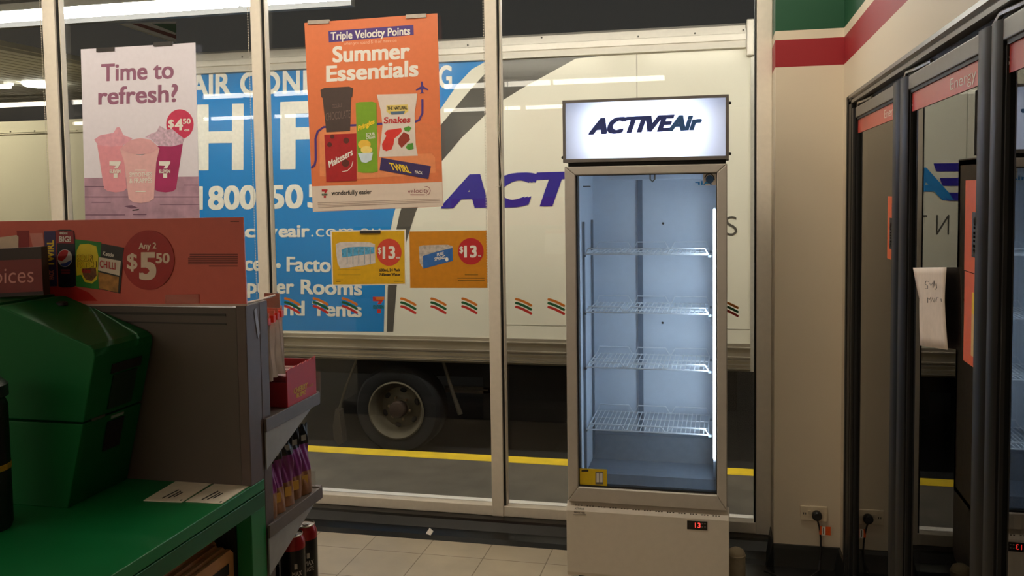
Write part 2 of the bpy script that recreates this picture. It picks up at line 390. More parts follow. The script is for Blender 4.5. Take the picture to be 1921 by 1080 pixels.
# lower skirt of ribbed aluminium
rib = [(YT-.01, .505)]
for z in (.485, .42, .40, .37, .345):
    rib += [(YT-.012, z), (YT-.026, z-.004), (YT-.026, z-.010), (YT-.010, z-.014)]
rib += [(YT-.02, .322), (YT+.05, .315), (YT+.05, .51)]
obj('ribbed_skirt', B().prism(rib, 'x', -4.55, .178), mat('ribbed_aluminium', (164, 154, 138), .32, .75, .1, 6), tk)
sc = B()
for x, y in ((1018,72),(1198,70),(1304,64),(1394,58),(697,88),(459,108),(880,86)): sc.ball(T(x, y)+Vector((0,-.036,0)), .006)
obj('rail_screws', sc, mat('dull_steel', (110, 104, 92), .5, .6), tk)
obj('panel_seam', B().box(T(1195,200).x-.003, T(1195,200).x+.003, YT-.002, YT+.001, .52, 2.45).box(-1.55, .175, YT-.002, YT+.001, .60, .604), mat('seam_grey', (170, 162, 144), .5), tk)
PT = Print(tk, T, NY, .0015)
blue = mat('sign_blue', (30, 128, 196), .14, noise=.03, scale=2, bump=.05); grey = mat('sign_grey', (82, 78, 72), .14, noise=.03, bump=.05); purple = mat('sign_purple', (44, 36, 140), .2)
sign_white = mat('sign_white', (232, 226, 210), .2); lightblue = mat('sign_light_blue', (40, 128, 190), .2)
zt = 2.452
blue_edge = [(913,88),(885,130),(857,160),(828,202),(800,245),(775,300),(755,350),(739,400),(729,450),(723,520),(720,622)]
def clampz(p):
    q = T(*p); return Vector((q.x, q.y, min(zt, max(.512, q.z))))
def truck_poly(name, pts, m, layer, left=None):
    v = [clampz(p) + Vector((0, -.0015*layer, 0)) for p in pts]
    if left is not None: v = [Vector((left, v[0].y, zt))] + v + [Vector((left, v[0].y, .512))]
    return obj(name, B().slab(v, (0, .0012, 0)), m, tk)
truck_poly('blue_panel', blue_edge, blue, 1, left=-4.3)
gl = [(978,86),(937,113),(910,138),(887,163),(860,195),(828,233),(795,285),(770,340),(750,400),(735,470),(727.5,540),(725.7,622)]
gr = [(737.6,622),(744,539),(757,470),(779,400),(800,350),(829,302),(867,257),(911,215),(937,192),(977,167),(1080,110),(1146,80)]
truck_poly('grey_swoosh', gl+gr, grey, 1)
def tt(s, x0, y0, x1, y1, h, m=sign_white, **k): return PT.text(s, (x0, y0), (x1, y1), h, m, 2, **k)
for wd, xa, xb in (('AIR', 356, 433.5), ('CO', 451, 526), ('N', 531, 563), ('DITIONIN', 569, 818), ('G', 823, 848)): tt(wd, xa, 180-(xa-358)*.0327, xb, 180-(xb-358)*.0327, 40, bold=.03)
tt('H', 370.5, 316, 457, 315, 116, bold=.03); tt('F', 526, 314, 604, 312.5, 119, bold=.03)
tt('1', 365, 392, 381, 391.8, 41, bold=.035); tt('800', 391, 392, 480.5, 390.3, 41, bold=.035); tt('50', 504, 390, 569, 388.6, 41, bold=.035); tt('5', 577, 388.2, 606, 387.5, 41, bold=.035)
tt('ac', 439, 444.5, 480, 444.2, 22, bold=.035); tt('tiv', 482, 444.2, 521, 444, 22, bold=.035); tt('eair', 523, 444, 581, 443.6, 22, bold=.035); tt('.com.au', 584, 443.6, 714, 443, 22, bold=-.005)
tt('Offi', 400, 506, 457, 506.5, 26, bold=.03); tt('ces', 459, 506.5, 506, 507, 26, bold=.03); PT.disc('bullet', 522.5, 498, 4.6, 4.8, sign_white, 2, 20); tt('Facto', 538, 508, 621, 509.5, 26, bold=.03); tt('ries', 626, 509.6, 694, 511, 26, bold=.03)
tt('Com', 392, 548.5, 460, 549, 26, bold=.03); tt('put', 464, 549, 516, 549.5, 26, bold=.03); tt('er', 519, 549.5, 552, 549.8, 26, bold=.03); tt('Rooms', 564.6, 550.4, 679.6, 553, 26, bold=.03)
tt('a', 511, 590, 529, 590.3, 26, bold=.03); tt('nd', 533, 590.4, 572, 591, 26, bold=.03); tt('Tents', 586, 591.3, 679, 594, 26, bold=.03)
q0, q1, q2, q3 = T(830,388), T(1243,380), T(1232,380), T(1372,376)
PT.text('ACTIVE', (828,388), (1228,379), 56, purple, 2, bold=.055, shear=.35)
PT.text('Air', (1216,379), (1352,376), 52, lightblue, 2, bold=.05, shear=.3)
for ch, X in zip('RENTALS', (-.70,-.57,-.43,-.30,-.18,-.065,.055)):
    me = text_mesh(ch, -.008); x0 = min(v.co.x for v in me.vertices); x1 = max(v.co.x for v in me.vertices)
    for v in me.vertices: v.co = Vector((X+(.076*(v.co.x-x0)/(x1-x0)-.038), YT-.003, 1.228+.128*v.co.y/CAP))
    link_mesh('lettering', me, grey, tk)
# underbody
dark_steel = mat('dark_chassis', (15, 14, 13), .7, noise=.3, scale=8)
obj('chassis', B().box(-4.4, .1, 6.75, 7.9, .1, .32).box(-1.75, -.7, 6.5, 7.1, -.16, .25).box(-.45, .1, 6.6, 7.2, -.05, .3), dark_steel, tk)
obj('side_marker', B().box(-2.03,-1.98,6.49,6.5,.055,.064).box(-1.94,-1.89,6.49,6.5,.055,.064).box(-1.85,-1.80,6.49,6.5,.055,.064).box(-1.76,-1.71,6.49,6.5,.055,.064).box(-1.67,-1.62,6.49,6.5,.055,.064).box(-2.05,-1.6,6.5,6.52,.03,.08), mat('dull_marker', (64, 58, 50), .5), tk)
W = Vector((-2.34, 6.24, -.055))
def wheel(c, name='wheel'):
    tyre = obj(name, B().lathe([(.205, .10), (.215, -.005), (.25, -.02), (.305, -.012), (.325, .02), (.33, .06), (.33, .20), (.305, .24), (.22, .24), (.205, .10)], c, 'in', 56), mat('tyre_rubber', (15, 14, 13), .85, noise=.2, scale=20), tk, smooth=True)
    rimm = mat('dusty_rim', (100, 92, 74), .55, .25, .15, 12)
    rim = B().lathe([(.213, -.012), (.216, -.022), (.205, -.026), (.195, -.010), (.186, .012), (.178, .05), (.165, .085), (.150, .098), (.120, .088), (.085, .070), (.075, .060), (0, .060)][::1], c, 'in', 56)
    obj('rim', rim, rimm, tyre, smooth=True)
    hub = B().lathe([(.062, .062), (.062, .0), (.055, -.012), (.03, -.018), (0, -.018)], c, 'in', 32)
    obj('hub', hub, mat('rusty_hub', (66, 50, 38), .7, .2, .3, 20), tyre, smooth=True)
    hol = B(); nut = B()
    for k in range(6):
        a = math.radians(20+60*k); p = c+Vector((.133*math.cos(a), +.086, .133*math.sin(a)))
        bmesh.ops.create_uvsphere(hol.bm, u_segments=14, v_segments=8, radius=1, matrix=Matrix.Translation(p) @ Matrix.Rotation(-a, 4, 'Y') @ Matrix.Diagonal((.018, .007, .026, 1)))
        a += math.radians(30); nut.lathe([(.011, 0), (.011, .02), (.006, .024), (0, .024)], c+Vector((.083*math.cos(a), +.068, .083*math.sin(a))), 'y', 6)
    obj('hand_hole', hol, blackgap, tyre, smooth=True); obj('wheel_nuts', nut, mat('old_nut_steel', (140, 120, 90), .5, .6), tyre)
wheel(W)
fl = [T(628, 770), T(622, 800), T(624, 828), T(634, 834)]
obj('mud_flap', B().slab([T(627,768)+Vector((0,.02,0)), T(634,772)+Vector((0,.02,0)), T(641,832)+Vector((0,.02,0)), T(633,836)+Vector((0,.02,0)), T(624,824)+Vector((0,.02,0)), T(622,800)+Vector((0,.02,0))], (0, .08, 0)), mat('mud_flap_rubber', (52, 44, 32), .7), tk)
obj('flap_stay', B().tube([T(664,676)+Vector((0,.05,0)), T(643,730)+Vector((0,.05,0)), T(631,770)+Vector((0,.05,0))], .009), mat('stay_steel', (84, 76, 64), .5, .5), tk)
obj('support_strut', B().tube([T(828,682)+Vector((0,.05,0)), T(846,740)+Vector((0,.05,0)), T(860,780)+Vector((0,.05,0))], [.012, .014, .02]), mat('stay_steel', (84, 76, 64), .5, .5), tk)

# =================================================================== THE DISPLAY FRIDGE
YF = 3.45; G = onY(YF)
FX0, FX1 = -.592, .021
fr = thing('display_fridge', ((FX0+FX1)/2, YF+.24, 0), 'tall empty glass door display fridge with lit blue lettered sign', 'fridge')
silver = mat('silver_door_frame', (198, 190, 182), .38, .15, .03); fbody = mat('white_enamel', (226, 216, 204), .4, noise=.02)
liner = mat('white_liner', (206, 216, 228), .5, noise=.02); fgrey = mat('grey_sign_frame', (120, 114, 110), .4, .3)
Y1 = 3.92; W0, W1 = FX0+.012, FX1-.010
obj('cabinet', B().box(W0, W0+.03, YF+.045, Y1, .315, 1.64).box(W1-.03, W1, YF+.045, Y1, .315, 1.64).box(W0, W1, Y1-.03, Y1, .315, 1.64)
    .box(W0, W1, YF+.045, Y1, 1.62, 1.645).box(W0, W1, YF+.045, Y1, .31, .335), mat('grey_cabinet', (206, 198, 190), .5), fr)
i0, i1 = W0+.031, W1-.031
obj('liner', B().box(i0, i0+.006, YF+.05, 3.885, .336, 1.619).box(i1-.006, i1, YF+.05, 3.885, .336, 1.619).box(i0, i1, 3.88, 3.888, .336, 1.619)
    .box(i0, i1, YF+.05, 3.885, 1.61, 1.619).box(i0, i1, YF+.05, 3.885, .336, .345), liner, fr)
obj('lower_duct', B().prism([(3.60, .346), (3.60, .40), (3.80, .40), (3.83, .50), (3.879, .50), (3.879, .346)], 'x', i0+.007, i1-.007), mat('grey_duct', (120, 128, 138), .5), fr)
bk = onY(3.88)
obj('back_channel', B().box(bk(1197,500).x, bk(1206,500).x, 3.868, 3.88, .50, 1.60), mat('channel_grey', (104, 116, 132), .5), fr)
obj('top_duct', B().box(i0+.10, i1-.06, 3.60, 3.80, 1.585, 1.609), liner, fr)
screws = B()
for x, y in ((1244,419),(1203,417),(1243,605)): screws.ball(bk(x, y)+Vector((0,-.004,0)), .005)
obj('screws', screws, ink, fr)
obj('hook', B().tube([Vector((-.277,3.6,1.605)), Vector((-.277,3.6,1.585)), Vector((-.268,3.6,1.575)), Vector((-.259,3.6,1.585)), Vector((-.259,3.6,1.605))], .003), mat('dull_steel', (110, 104, 92), .5, .6), fr)
# shelf rails on the side walls
for x in (i0+.008, i1-.016):
    for y in (3.56, 3.80):
        obj('shelf_rail', B().box(x, x+.008, y, y+.014, .42, 1.42), mat('rail_steel', (120, 132, 146), .4, .4), fr)
# light strips behind the door
for x0, x1 in ((i1-.015, i1-.007),):
    t = obj('light_strip', B().box(x0, x1, YF+.052, YF+.064, .50, 1.475), mat('strip_channel', (190, 196, 204), .4), fr)
    obj('tube', B().box(x0-.001, x1+.001, YF+.066, YF+.074, .51, 1.465).box(x0+.001, x1-.001, YF+.049, YF+.0515, .51, 1.465), glow('fridge_led', COOL, L_LED), t)
# door
d0, d1 = FX0, FX1-.005; o0, o1 = -.551, -.021; zb, zt_ = .330, 1.636; ob, ot = .388, 1.603
def mitred(bm, x0, x1, z0, z1, a0, a1, b0, b1, y0, y1):
    for q in ([(x0,z0),(a0,b0),(a0,b1),(x0,z1)], [(x1,z0),(x1,z1),(a1,b1),(a1,b0)], [(x0,z1),(a0,b1),(a1,b1),(x1,z1)], [(x0,z0),(x1,z0),(a1,b0),(a0,b0)]):
        bm.prism(q, 'y', y0, y1)
    return bm
dr = obj('door', mitred(B(), d0, d1, zb, zt_, o0, o1, ob, ot, YF, YF+.04), silver, fr, bev=.004)
obj('gasket', mitred(B(), o0-.004, o1+.004, ob-.004, ot+.004, o0+.005, o1-.003, ob+.007, ot-.003, YF+.012, YF+.04), blackgap, dr)
obj('glass', B().box(o0, o1, YF+.018, YF+.022, ob, ot), glass('fridge_glass', (.95, .97, .98), 1.45), dr)
PG = Print(dr, onY(YF+.014), NY)
st = PG.poly('energy_sticker', [(1086,878),(1138.5,880),(1139,914.5),(1087,911.5)], mat('sticker_yellow', (232, 196, 14), .5), 1, 'yellow rectangular sticker in the lower corner')
PG.bars('printed_lines', [(1091,881,1104,884)], ink, 2); PG.bars('sticker_picture', [(1117,885,1132,908)], fgrey, 2); PG.bars('sticker_picture', [(1119,887,1124,904),(1125.5,887,1130.5,904)], white_print, 3)
st = PG.poly('round_sticker', [(1319,324.5),(1344,323),(1345,347),(1320,348)], silver, 1, 'small square sticker with blue face in the upper corner')
PG.disc('picture', 1331.5, 336, 7.5, 8, mat('sticker_blue', (40, 84, 132), .5), 2, 24); PG.stroke('picture', [(1322,333),(1326,327),(1334,326),(1339,331),(1340,338)], 2, ink, 3)
PG.text('Air', (1336,346), (1304,347), 8, lightblue, 1, bold=.02)
PG.bars('printed_line', [(1094,348.5,1108,350)], ink, 1)
# wire shelves
wire = mat('white_wire', (225, 230, 236), .35, .1)
def wire_shelf(z):
    y0, y1 = YF+.10, 3.86; a, b_ = i0+.02, i1-.035; bm = B(); r = .0026
    n1, n2 = a+(b_-a)*.33, a+(b_-a)*.66
    def dip(y, hi, lo, w=.02):
        pts = [(a, y, lo), (a+.012, y, hi)]
        for c in (n1, n2): pts += [(c-w, y, hi), (c-.006, y, lo+.004), (c+.006, y, lo+.004), (c+w, y, hi)]
        return pts + [(b_-.012, y, hi), (b_, y, lo)]
    bm.tube(dip(y0, z+.022, z), r*1.1, 6); bm.tube([(a, y0, z), (b_, y0, z)], r*1.3, 6)
    bm.tube(dip(y1, z+.030, z), r, 6); bm.tube([(a, y1, z), (b_, y1, z)], r*1.2, 6)
    bm.tube([(a, y0, z), (a, y1, z)], r*1.2, 6); bm.tube([(b_, y0, z), (b_, y1, z)], r*1.2, 6)
    for y in ((y0*2+y1)/3, (y0+2*y1)/3): bm.tube([(a, y, z-.003), (b_, y, z-.003)], r*1.2, 6)
    n = 27
    for k in range(1, n): x = a+(b_-a)*k/n; bm.tube([(x, y0, z+.003), (x, y1, z+.003)], r*.75, 5)
    o = obj('wire_shelf', bm, wire, fr, smooth=True)
    cl = B()
    for x in (a-.012, b_): 
        for y in (y0+.01, y1-.05): cl.box(x, x+.012, y, y+.012, z-.012, z-.003)
    obj('shelf_clip', cl, mat('rail_steel', (120, 132, 146), .4, .4), o)
for z in (1.293, 1.063, .843, .592): wire_shelf(z)
# lit sign box
s0, s1, sz0, sz1 = FX0-.004, FX1+.001, 1.652, 1.888
sb = obj('sign_box', mitred(B(), s0, s1, sz0, sz1, s0+.010, s1-.012, sz0+.013, sz1-.010, YF-.004, YF+.04).box(s0, s0+.008, YF+.04, YF+.20, sz0, sz1).box(s1-.008, s1, YF+.04, YF+.20, sz0, sz1)
         .box(s0, s1, YF+.04, YF+.20, sz1-.008, sz1).box(s0, s1, YF+.04, YF+.20, sz0, sz0+.008).box(s0, s1, YF+.19, YF+.20, sz0, sz1), fgrey, fr)
obj('sign_panel', B().grid(lambda u, v: Vector((s0+.008+(s1-s0-.018)*u, YF+.010, sz0+.011+(sz1-sz0-.019)*v)), 2, 2), translucent('sign_diffuser', (244, 247, 255)), sb)
obj('lamp', B().box(s0+.14, s1-.14, YF+.10, YF+.11, 1.755, 1.785), glow('sign_lamp', (.70, .80, 1), L_SIGN), sb)
obj('corner_screws', B().ball((s1+.003, YF+.01, sz1-.03), .006).ball((s1+.003, YF+.01, sz0+.02), .006).ball((s0-.003, YF+.01, sz0+.02), .006), ink, sb)
PS = Print(sb, onY(YF+.008), NY)
PS.text('ACTIVE', (1104,251), (1256,244.5), 27, mat('sign_letters_navy', (48, 62, 128), .5), 1, bold=.065, shear=.35)
PS.text('Air', (1253,245), (1312,242), 26, mat('sign_letters_blue', (52, 96, 150), .5), 1, bold=.06, shear=.3)
obj('gap_strip', B().box(W0, W1, YF+.02, YF+.10, 1.636, 1.653), blackgap, fr)
# base
bb = obj('base_panel', B().prism([(YF-.002, .035), (YF-.006, .05), (YF-.006, .295), (YF+.004, .312), (YF+.025, .326), (YF+.06, .326), (YF+.06, .035)], 'x', FX0-.006, FX1+.003), fbody, fr, bev=.003)
obj('base_sides', B().box(W0, W1, YF+.06, Y1, .04, .31), mat('grey_cabinet', (206, 198, 190), .5), fr)
for x in (W0+.02, W1-.05):
    for y in (YF+.03, Y1-.06): obj('foot', B().lathe([(0, 0), (.02, 0), (.02, .006), (.012, .01), (.012, .045), (0, .045)], (x+.015, y, 0), 'z', 16), ink, fr)
PB = Print(bb, onY(YF-.0065), NY)
dp = PB.poly('display', [(1289,976),(1327,978),(1327,994.5),(1289,992)], mat('display_black', (18, 14, 14), .2), 1, 'small black temperature display')
PB.text('13', (1304,989), (1314,989.5), 9, glow('red_digits', (1, .04, .03), 3), 2, bold=.0)
PB.bars('buttons', [(1316,981,1319,983),(1321,981,1324,983),(1316,987,1319,989),(1321,987,1324,989)], fgrey, 2)
PB.text('ACTIVEAIR', (1078,955), (1096,956), 3.2, ink, 1, bold=.02); PB.text('FRIDGE HIRE', (1077,961.5), (1097,963), 2.6, ink, 1, bold=.02); PB.bars('printed_line', [(1075,964.5,1100,965.5)], fgrey, 1)
PV = Print(bb, lambda x, y: (lambda q: Vector((q.x, YF-.0005, q.z)))(onY(YF)(x, y)), (0, -.8, .6), .001)
vs = []
for k in range(13):
    x = 1079+k*21.5
    yb = 941+(x-1079)*.078
    vs += [(x, yb, x+3, yb+2), (x+5, yb+.3, x+8, yb+2.3), (x+10.5, yb+.6, x+13.5, yb+2.6)]
PB.bars('rating_marks', [(a, b+5, c, d+5) for a, b, c, d in vs], mat('faint_ink', (96, 84, 74), .6), 1)

# =================================================================== COOLER BANK ON THE RIGHT WALL
ck = thing('drinks_cooler', (XR+.4, (CY0+CY1)/2, 0), 'dark built-in drinks cooler with three glass doors in the right wall', 'cooler')
cblack = mat('black_anodised', (15, 14, 14), .45, .0, .05, spec=.3); cgrey = mat('grey_anodised', (106, 98, 90), .38, .45, .05)
K = onX(XR)
obj('interior', B().box(XR+.75, XR+.78, CY0, CY1, .0, 1.9).box(XR+.02, XR+.78, CY0-.03, CY0, 0, 1.9).box(XR+.02, XR+.78, CY1, CY1+.03, 0, 1.9).box(XR+.02, XR+.78, CY0, CY1, 1.87, 1.9).box(XR+.02, XR+.78, CY0, CY1, 0, .05), mat('cooler_dark_lining', (58, 52, 46), .7), ck)
obj('outer_frame', B().prism([(XR-.012, CZ1+.012), (XR-.014, CZ1), (XR-.006, CZ1-.006), (XR-.012, CZ1-.012), (XR-.012, CZ1-.022), (XR+.05, CZ1-.022), (XR+.05, CZ1+.012)], 'y', CY0, 3.54), cgrey, ck)
obj('outer_frame', B().box(XR-.012, XR+.05, 3.44, 3.52, 0.0, CZ1+.010).box(XR-.016, XR, 3.51, 3.545, 0, CZ1+.010), cblack, ck, bev=.004)
obj('top_recess', B().box(XR+.012, XR+.04, CY0, 3.44, CZ1-.05, CZ1-.022), blackgap, ck)
obj('sill', B().box(XR-.03, XR+.05, CY0, 3.44, 0, .075), cblack, ck, bev=.006)
for y in (3.30, 2.46, 1.66):
    hk = B().tube([(XR+.005, y+.10, CZ1-.040), (XR-.004, y+.02, CZ1-.030), (XR-.002, y-.08, CZ1-.034), (XR+.008, y-.2, CZ1-.032)], .005, 6)
    obj('closer_arm', hk, mat('closer_steel', (160, 154, 148), .3, .8), ck)
cool_glass = glass('cooler_glass', (.50, .48, .44), 1.75)
strip_red = mat('header_strip_red', (190, 54, 42), .3, noise=.08, scale=8)
note_p = None
def cooler_door(y1, y0, n, far, near):
    z0, z1 = .085, 1.820
    d = obj('door', B().box(XR-.006, XR+.03, y0, y1, z1-.036, z1), cgrey, ck, bev=.003)
    obj('bottom_rail', B().box(XR-.006, XR+.03, y0, y1, z0, z0+.06), cgrey, d, bev=.003)
    # stiles, rounded black
    for a, b_ in ((y0, near), (far, y1)):
        st = B().prism([(XR-.006, a), (XR-.012, a+.012), (XR-.012, b_-.012), (XR-.006, b_), (XR+.03, b_), (XR+.03, a)], 'z', z0, z1)
        obj('stile', st, cblack, d, smooth=True)
    g0, g1 = near, far
    obj('gasket', mitred_x(B(), g0, g1, z0+.06, z1-.036, .008), blackgap, d)
    obj('glass', B().box(XR+.004, XR+.010, g0, g1, z0+.06, z1-.036), cool_glass, d)
    s = obj('header_strip', B().box(XR+.0015, XR+.003, g0+.004, g1-.006, 1.730, z1-.042), strip_red, d); s['label'] = 'red header strip with white handwriting'
    me = text_mesh('Energy drinks', -.01); x0 = min(v.co.x for v in me.vertices); x1 = max(v.co.x for v in me.vertices)
    ys = (2.835, 2.05, 1.20)[n]
    for v in me.vertices:
        u = (v.co.x-x0)/(x1-x0); v.co = Vector((XR+.0008, ys-.40*u, 1.742+.024*v.co.y/CAP))
    link_mesh('lettering', me, white_print, d)
    return d
def mitred_x(bm, a, b_, c, e, wd):
    bm.box(XR-.002, XR+.012, a, a+wd, c, e); bm.box(XR-.002, XR+.012, b_-wd, b_, c, e); bm.box(XR-.002, XR+.012, a, b_, c, c+wd); bm.box(XR-.002, XR+.012, a, b_, e-wd, e); return bm
doors = [cooler_door(3.43, 2.545, 0, 3.378, 2.635), cooler_door(2.535, 1.728, 1, 2.448, 1.80), cooler_door(1.718, .78, 2, 1.662, .87)]
# orange stickers and the handwritten note on the doors
orange = mat('orange_sticker', (222, 92, 34), .45); 
def door_sticker(d, y0, y1, z0, z1, label, kind):
    b = B().box(XR+.0015, XR+.003, y0, y1, z0, z1); s = obj('drink_poster', b, orange, d); s['label'] = label
    yc = (y0+y1)/2
    if kind == 0:
        obj('can_picture', B().box(XR+.0006, XR+.0014, yc-.03, yc+.025, z0+.03, z1-.06), ink, d)
        me = text_mesh('shine', .03)
    else:
        obj('can_picture', B().box(XR+.0006, XR+.0014, yc-.02, yc+.02, z0+.02, z0+.10), mat('sticker_bottle', (214, 178, 110), .5), d)
        obj('bottle_top', B().box(XR+.0006, XR+.0014, yc-.02, yc+.02, z0+.10, z0+.14), mat('sticker_yellow', (232, 196, 14), .5), d)
        me = None
    obj('price_disc', B().lathe([(0, 0), (.022, 0), (.022, .0008), (0, .0008)], (XR+.0014, y0+.035, z1-.032), 'x', 20), red_print, d)
    m2 = text_mesh('$5', .02); x0 = min(v.co.x for v in m2.vertices); x1 = max(v.co.x for v in m2.vertices)
    for v in m2.vertices: v.co = Vector((XR+.0001, y0+.050-.03*(v.co.x-x0)/(x1-x0), z1-.04+.018*v.co.y/CAP))
    link_mesh('lettering', m2, white_print, d)
    if me:
        x0 = min(v.co.x for v in me.vertices); x1 = max(v.co.x for v in me.vertices)
        for v in me.vertices: v.co = Vector((XR+.0001, yc+.012-.03*v.co.y/CAP, z0+.035+.07*(v.co.x-x0)/(x1-x0)))
        link_mesh('lettering', me, white_print, d)
door_sticker(doors[0], 2.645, 2.77, 1.34, 1.517, 'orange drink poster', 0)
door_sticker(doors[1], 1.757, 1.918, 1.382, 1.556, 'orange drink poster, the upper one', 0)
door_sticker(doors[1], 1.757, 1.914, 1.205, 1.380, 'orange drink poster, the lower one', 1)
NQ = [onX(XR-.008)(*p) for p in ((1713,502),(1776,501),(1728,560),(1776,565),(1727,648),(1779,656))]
def note_pt(u, v):
    a, b_, t = (0, 2, v*2) if v <= .5 else (2, 4, v*2-1)
    l = NQ[a].lerp(NQ[b_], t); r = NQ[a+1].lerp(NQ[b_+1], t)
    return l.lerp(r, u) + Vector((-.007*math.sin(3*v)*abs(u-.5), 0, 0))
nb = B().grid(note_pt, 8, 10)
nt_o = obj('paper_note', nb, mat('note_paper', (222, 206, 196), .7), smooth=True); tag(nt_o, 'white handwritten paper note taped to the middle cooler door', 'note')
sd = nt_o.modifiers.new('thick', 'SOLIDIFY'); sd.thickness = .0005
PN = Print(nt_o, onX(XR-.018), NX, .0005)
PN.stroke('handwriting', [(1742,528),(1737,527),(1735,532),(1740,536),(1740,541),(1735,541)], .9, ink, 0, seg=True); PN.stroke('handwriting', [(1744,531),(1746,536),(1749,530),(1750,540),(1752,526),(1753,537),(1756,531),(1757,540),(1754,543)], .9, ink, 0, seg=True)
PN.stroke('handwriting', [(1740,568),(1740,558),(1743,562),(1746,557),(1746,568),(1749,558),(1752,567),(1753,559),(1756,566),(1757,558),(1760,558)], .9, ink, 0, seg=True); PN.stroke('handwriting', [(1765,560),(1766,566)], .9, ink, 0, seg=True)

# power outlet, plug and tag on the column
q = onY(YC)
outl = thing('power_outlet', (q(1526,962).x, YC, .207), 'cream double power outlet low on the column beside the cooler', 'outlet')
obj('plate', B().box(.303, .407, YC-.010, YC, .208, .270), mat('outlet_cream', (214, 198, 172), .4), outl, bev=.004)
obj('switch', B().box(.332, .344, YC-.014, YC-.010, .238, .252), mat('outlet_cream', (214, 198, 172), .4), outl, bev=.001)
obj('socket', B().box(.314, .317, YC-.0115, YC-.0098, .235, .243).box(.322, .325, YC-.0115, YC-.0098, .235, .243), ink, outl)
pl = thing('power_plug', (.365, YC-.03, .19), 'round black power plug and cord with an orange test tag', 'plug')
obj('plug_body', B().lathe([(0, 0), (.017, 0), (.019, .006), (.019, .022), (.012, .028), (0, .028)], (.365, YC-.012, .238), 'y', 24), ink, pl, smooth=True)
obj('cord', B().tube([(.366, YC-.03, .225), (.374, YC-.032, .195), (.380, YC-.028, .15), (.381, YC-.022, .11), (.378, YC-.03, .06), (.366, YC-.10, .045), (.32, YC-.15, .030), (.25, YC-.16, .026), (.16, YC-.10, .026)], .0035), ink, pl, smooth=True)
tg = obj('test_tag', B().box(.374, .417, YC-.034, YC-.033, .165, .199), mat('tag_orange', (226, 86, 16), .5), pl); tg['label'] = 'orange test tag'
obj('tag_label', B().box(.383, .397, YC-.0348, YC-.0341, .163, .199), white_print, tg); obj('printed_line', B().box(.388, .391, YC-.0356, YC-.0349, .168, .195), ink, tg)

# =================================================================== POSTERS AND SIGNS ON THE WINDOW
YP = 3.972; Q = onY(YP)
def sign_board(name, corners, m, label, cat='poster', thick=.003):
    pts = [Q(*c) for c in corners]
    root = thing(name, (sum(p.x for p in pts)/4, YP, min(p.z for p in pts)), label, cat)
    obj('sheet', B().slab(pts, (0, thick, 0)), m, root)
    return root, Print(root, Q, NY, .0005)
def logo7(pr, cx, cy, h, m7, mtxt=None, parent=None, m_top=None, layer=5, plate=None):
    """the convenience store's 7 emblem, h pixels tall"""
    k = h/100
    f = lambda pts: [(cx+x*k, cy+y*k) for x, y in pts]
    pr.poly('emblem', f([(-34,-50),(34,-50),(34,-38),(24,-22),(14,-5),(-8,-5),(4,-22),(-34,-24)]), m_top or m7, layer, parent=parent)
    pr.poly('emblem', f([(-9,24),(15,24),(15,50),(-9,50)]), m7, layer, parent=parent)
    pr.text('ELEVEN', (cx-32*k, cy+21*k), (cx+34*k, cy+21*k), 20*k, mtxt or m7, layer+1, bold=.04, parent=parent)
# --- pink drinks poster
mauve = mat('mauve_print', (150, 96, 124), .5)
p1, A = sign_board('drinks_poster', [(151.5,92.5),(366,80),(375,440),(160.5,440)], mat('poster_pale', (232, 226, 238), .45, noise=.02), 'tall pale poster of pink frozen drinks asking Time to refresh, hung in the window')
A.text('Time to', (190,152), (326,146), 31, mauve, 1, bold=.024); A.text('refresh?', (184.5,196), (334,190), 31, mauve, 1, bold=.024)
A.poly('wood_table', [(158.2,333.5),(372.4,331),(375,439),(160.5,439)], mat('plank_print', (176, 140, 160), .5, noise=.2, scale=14), 1)
A.bars('plank_lines', [(159,349,196,350.3),(345,346.5,372,347.6),(159,368.5,374,370),(172,379,208,380.2),(160,402,235,403.5),(250,401,275,403),(300,383,374,384)], mat('plank_line_print', (116, 80, 104), .5), 2)
A.poly('leaf_print', [(232,386.5),(247,384.5),(259,389.5),(246,391)], mat('plank_line_print', (116,80,104), .5), 2); A.poly('leaf_print', [(248,393.5),(262,391.5),(258,394.5),(249,395.5)], ink, 2)
A.disc('price_disc', 337.6, 233, 25.7, 28, mat('price_pink', (206, 56, 92), .5), 1)
A.text('$', (316,239), (326.5,238.5), 14, white_print, 2, bold=.03); A.text('4', (328,244), (343.5,243.5), 20, white_print, 2, bold=.032); A.text('50', (343,232), (358,231.5), 9, white_print, 2, bold=.03); A.text('ea', (346,246), (356,245.6), 5, white_print, 2, bold=.02)
def zpts(pts): return [(150+x/4.909, 190+y/4.909) for x, y in pts]
pinkcup = mat('cup_pink_print', (226, 150, 162), .5, noise=.05); pinkpale = mat('cup_pale_print', (228, 178, 180), .5, noise=.05); mag = mat('cup_magenta_print', (168, 44, 98), .5, noise=.12, scale=10); ice = mat('ice_print', (206, 176, 196), .5, noise=.3, scale=60)
A.poly('cup_picture', zpts([(160,400),(250,412),(395,405),(432,800),(400,828),(330,838),(255,826),(222,800)]), pinkcup, 2)
A.poly('swirl_picture', zpts([(133,352),(190,312),(310,290),(340,240),(362,236),(380,262),(400,310),(485,342),(440,380),(395,407),(280,418),(165,400)]), mat('swirl_print', (224, 160, 176), .5, noise=.1), 3)
A.poly('cup_picture', zpts([(700,410),(850,412),(948,388),(885,808),(850,830),(790,838),(720,830),(690,812)]), mag, 2)
A.poly('ice_picture', zpts([(600,330),(650,300),(705,280),(735,225),(800,262),(850,255),(905,300),(962,345),(945,392),(850,415),(735,412),(690,380),(660,350)]), ice, 3)
A.poly('cup_picture', zpts([(370,440),(560,500),(735,435),(705,560),(682,895),(640,925),(565,936),(490,928),(450,895),(410,560)]), pinkpale, 4)
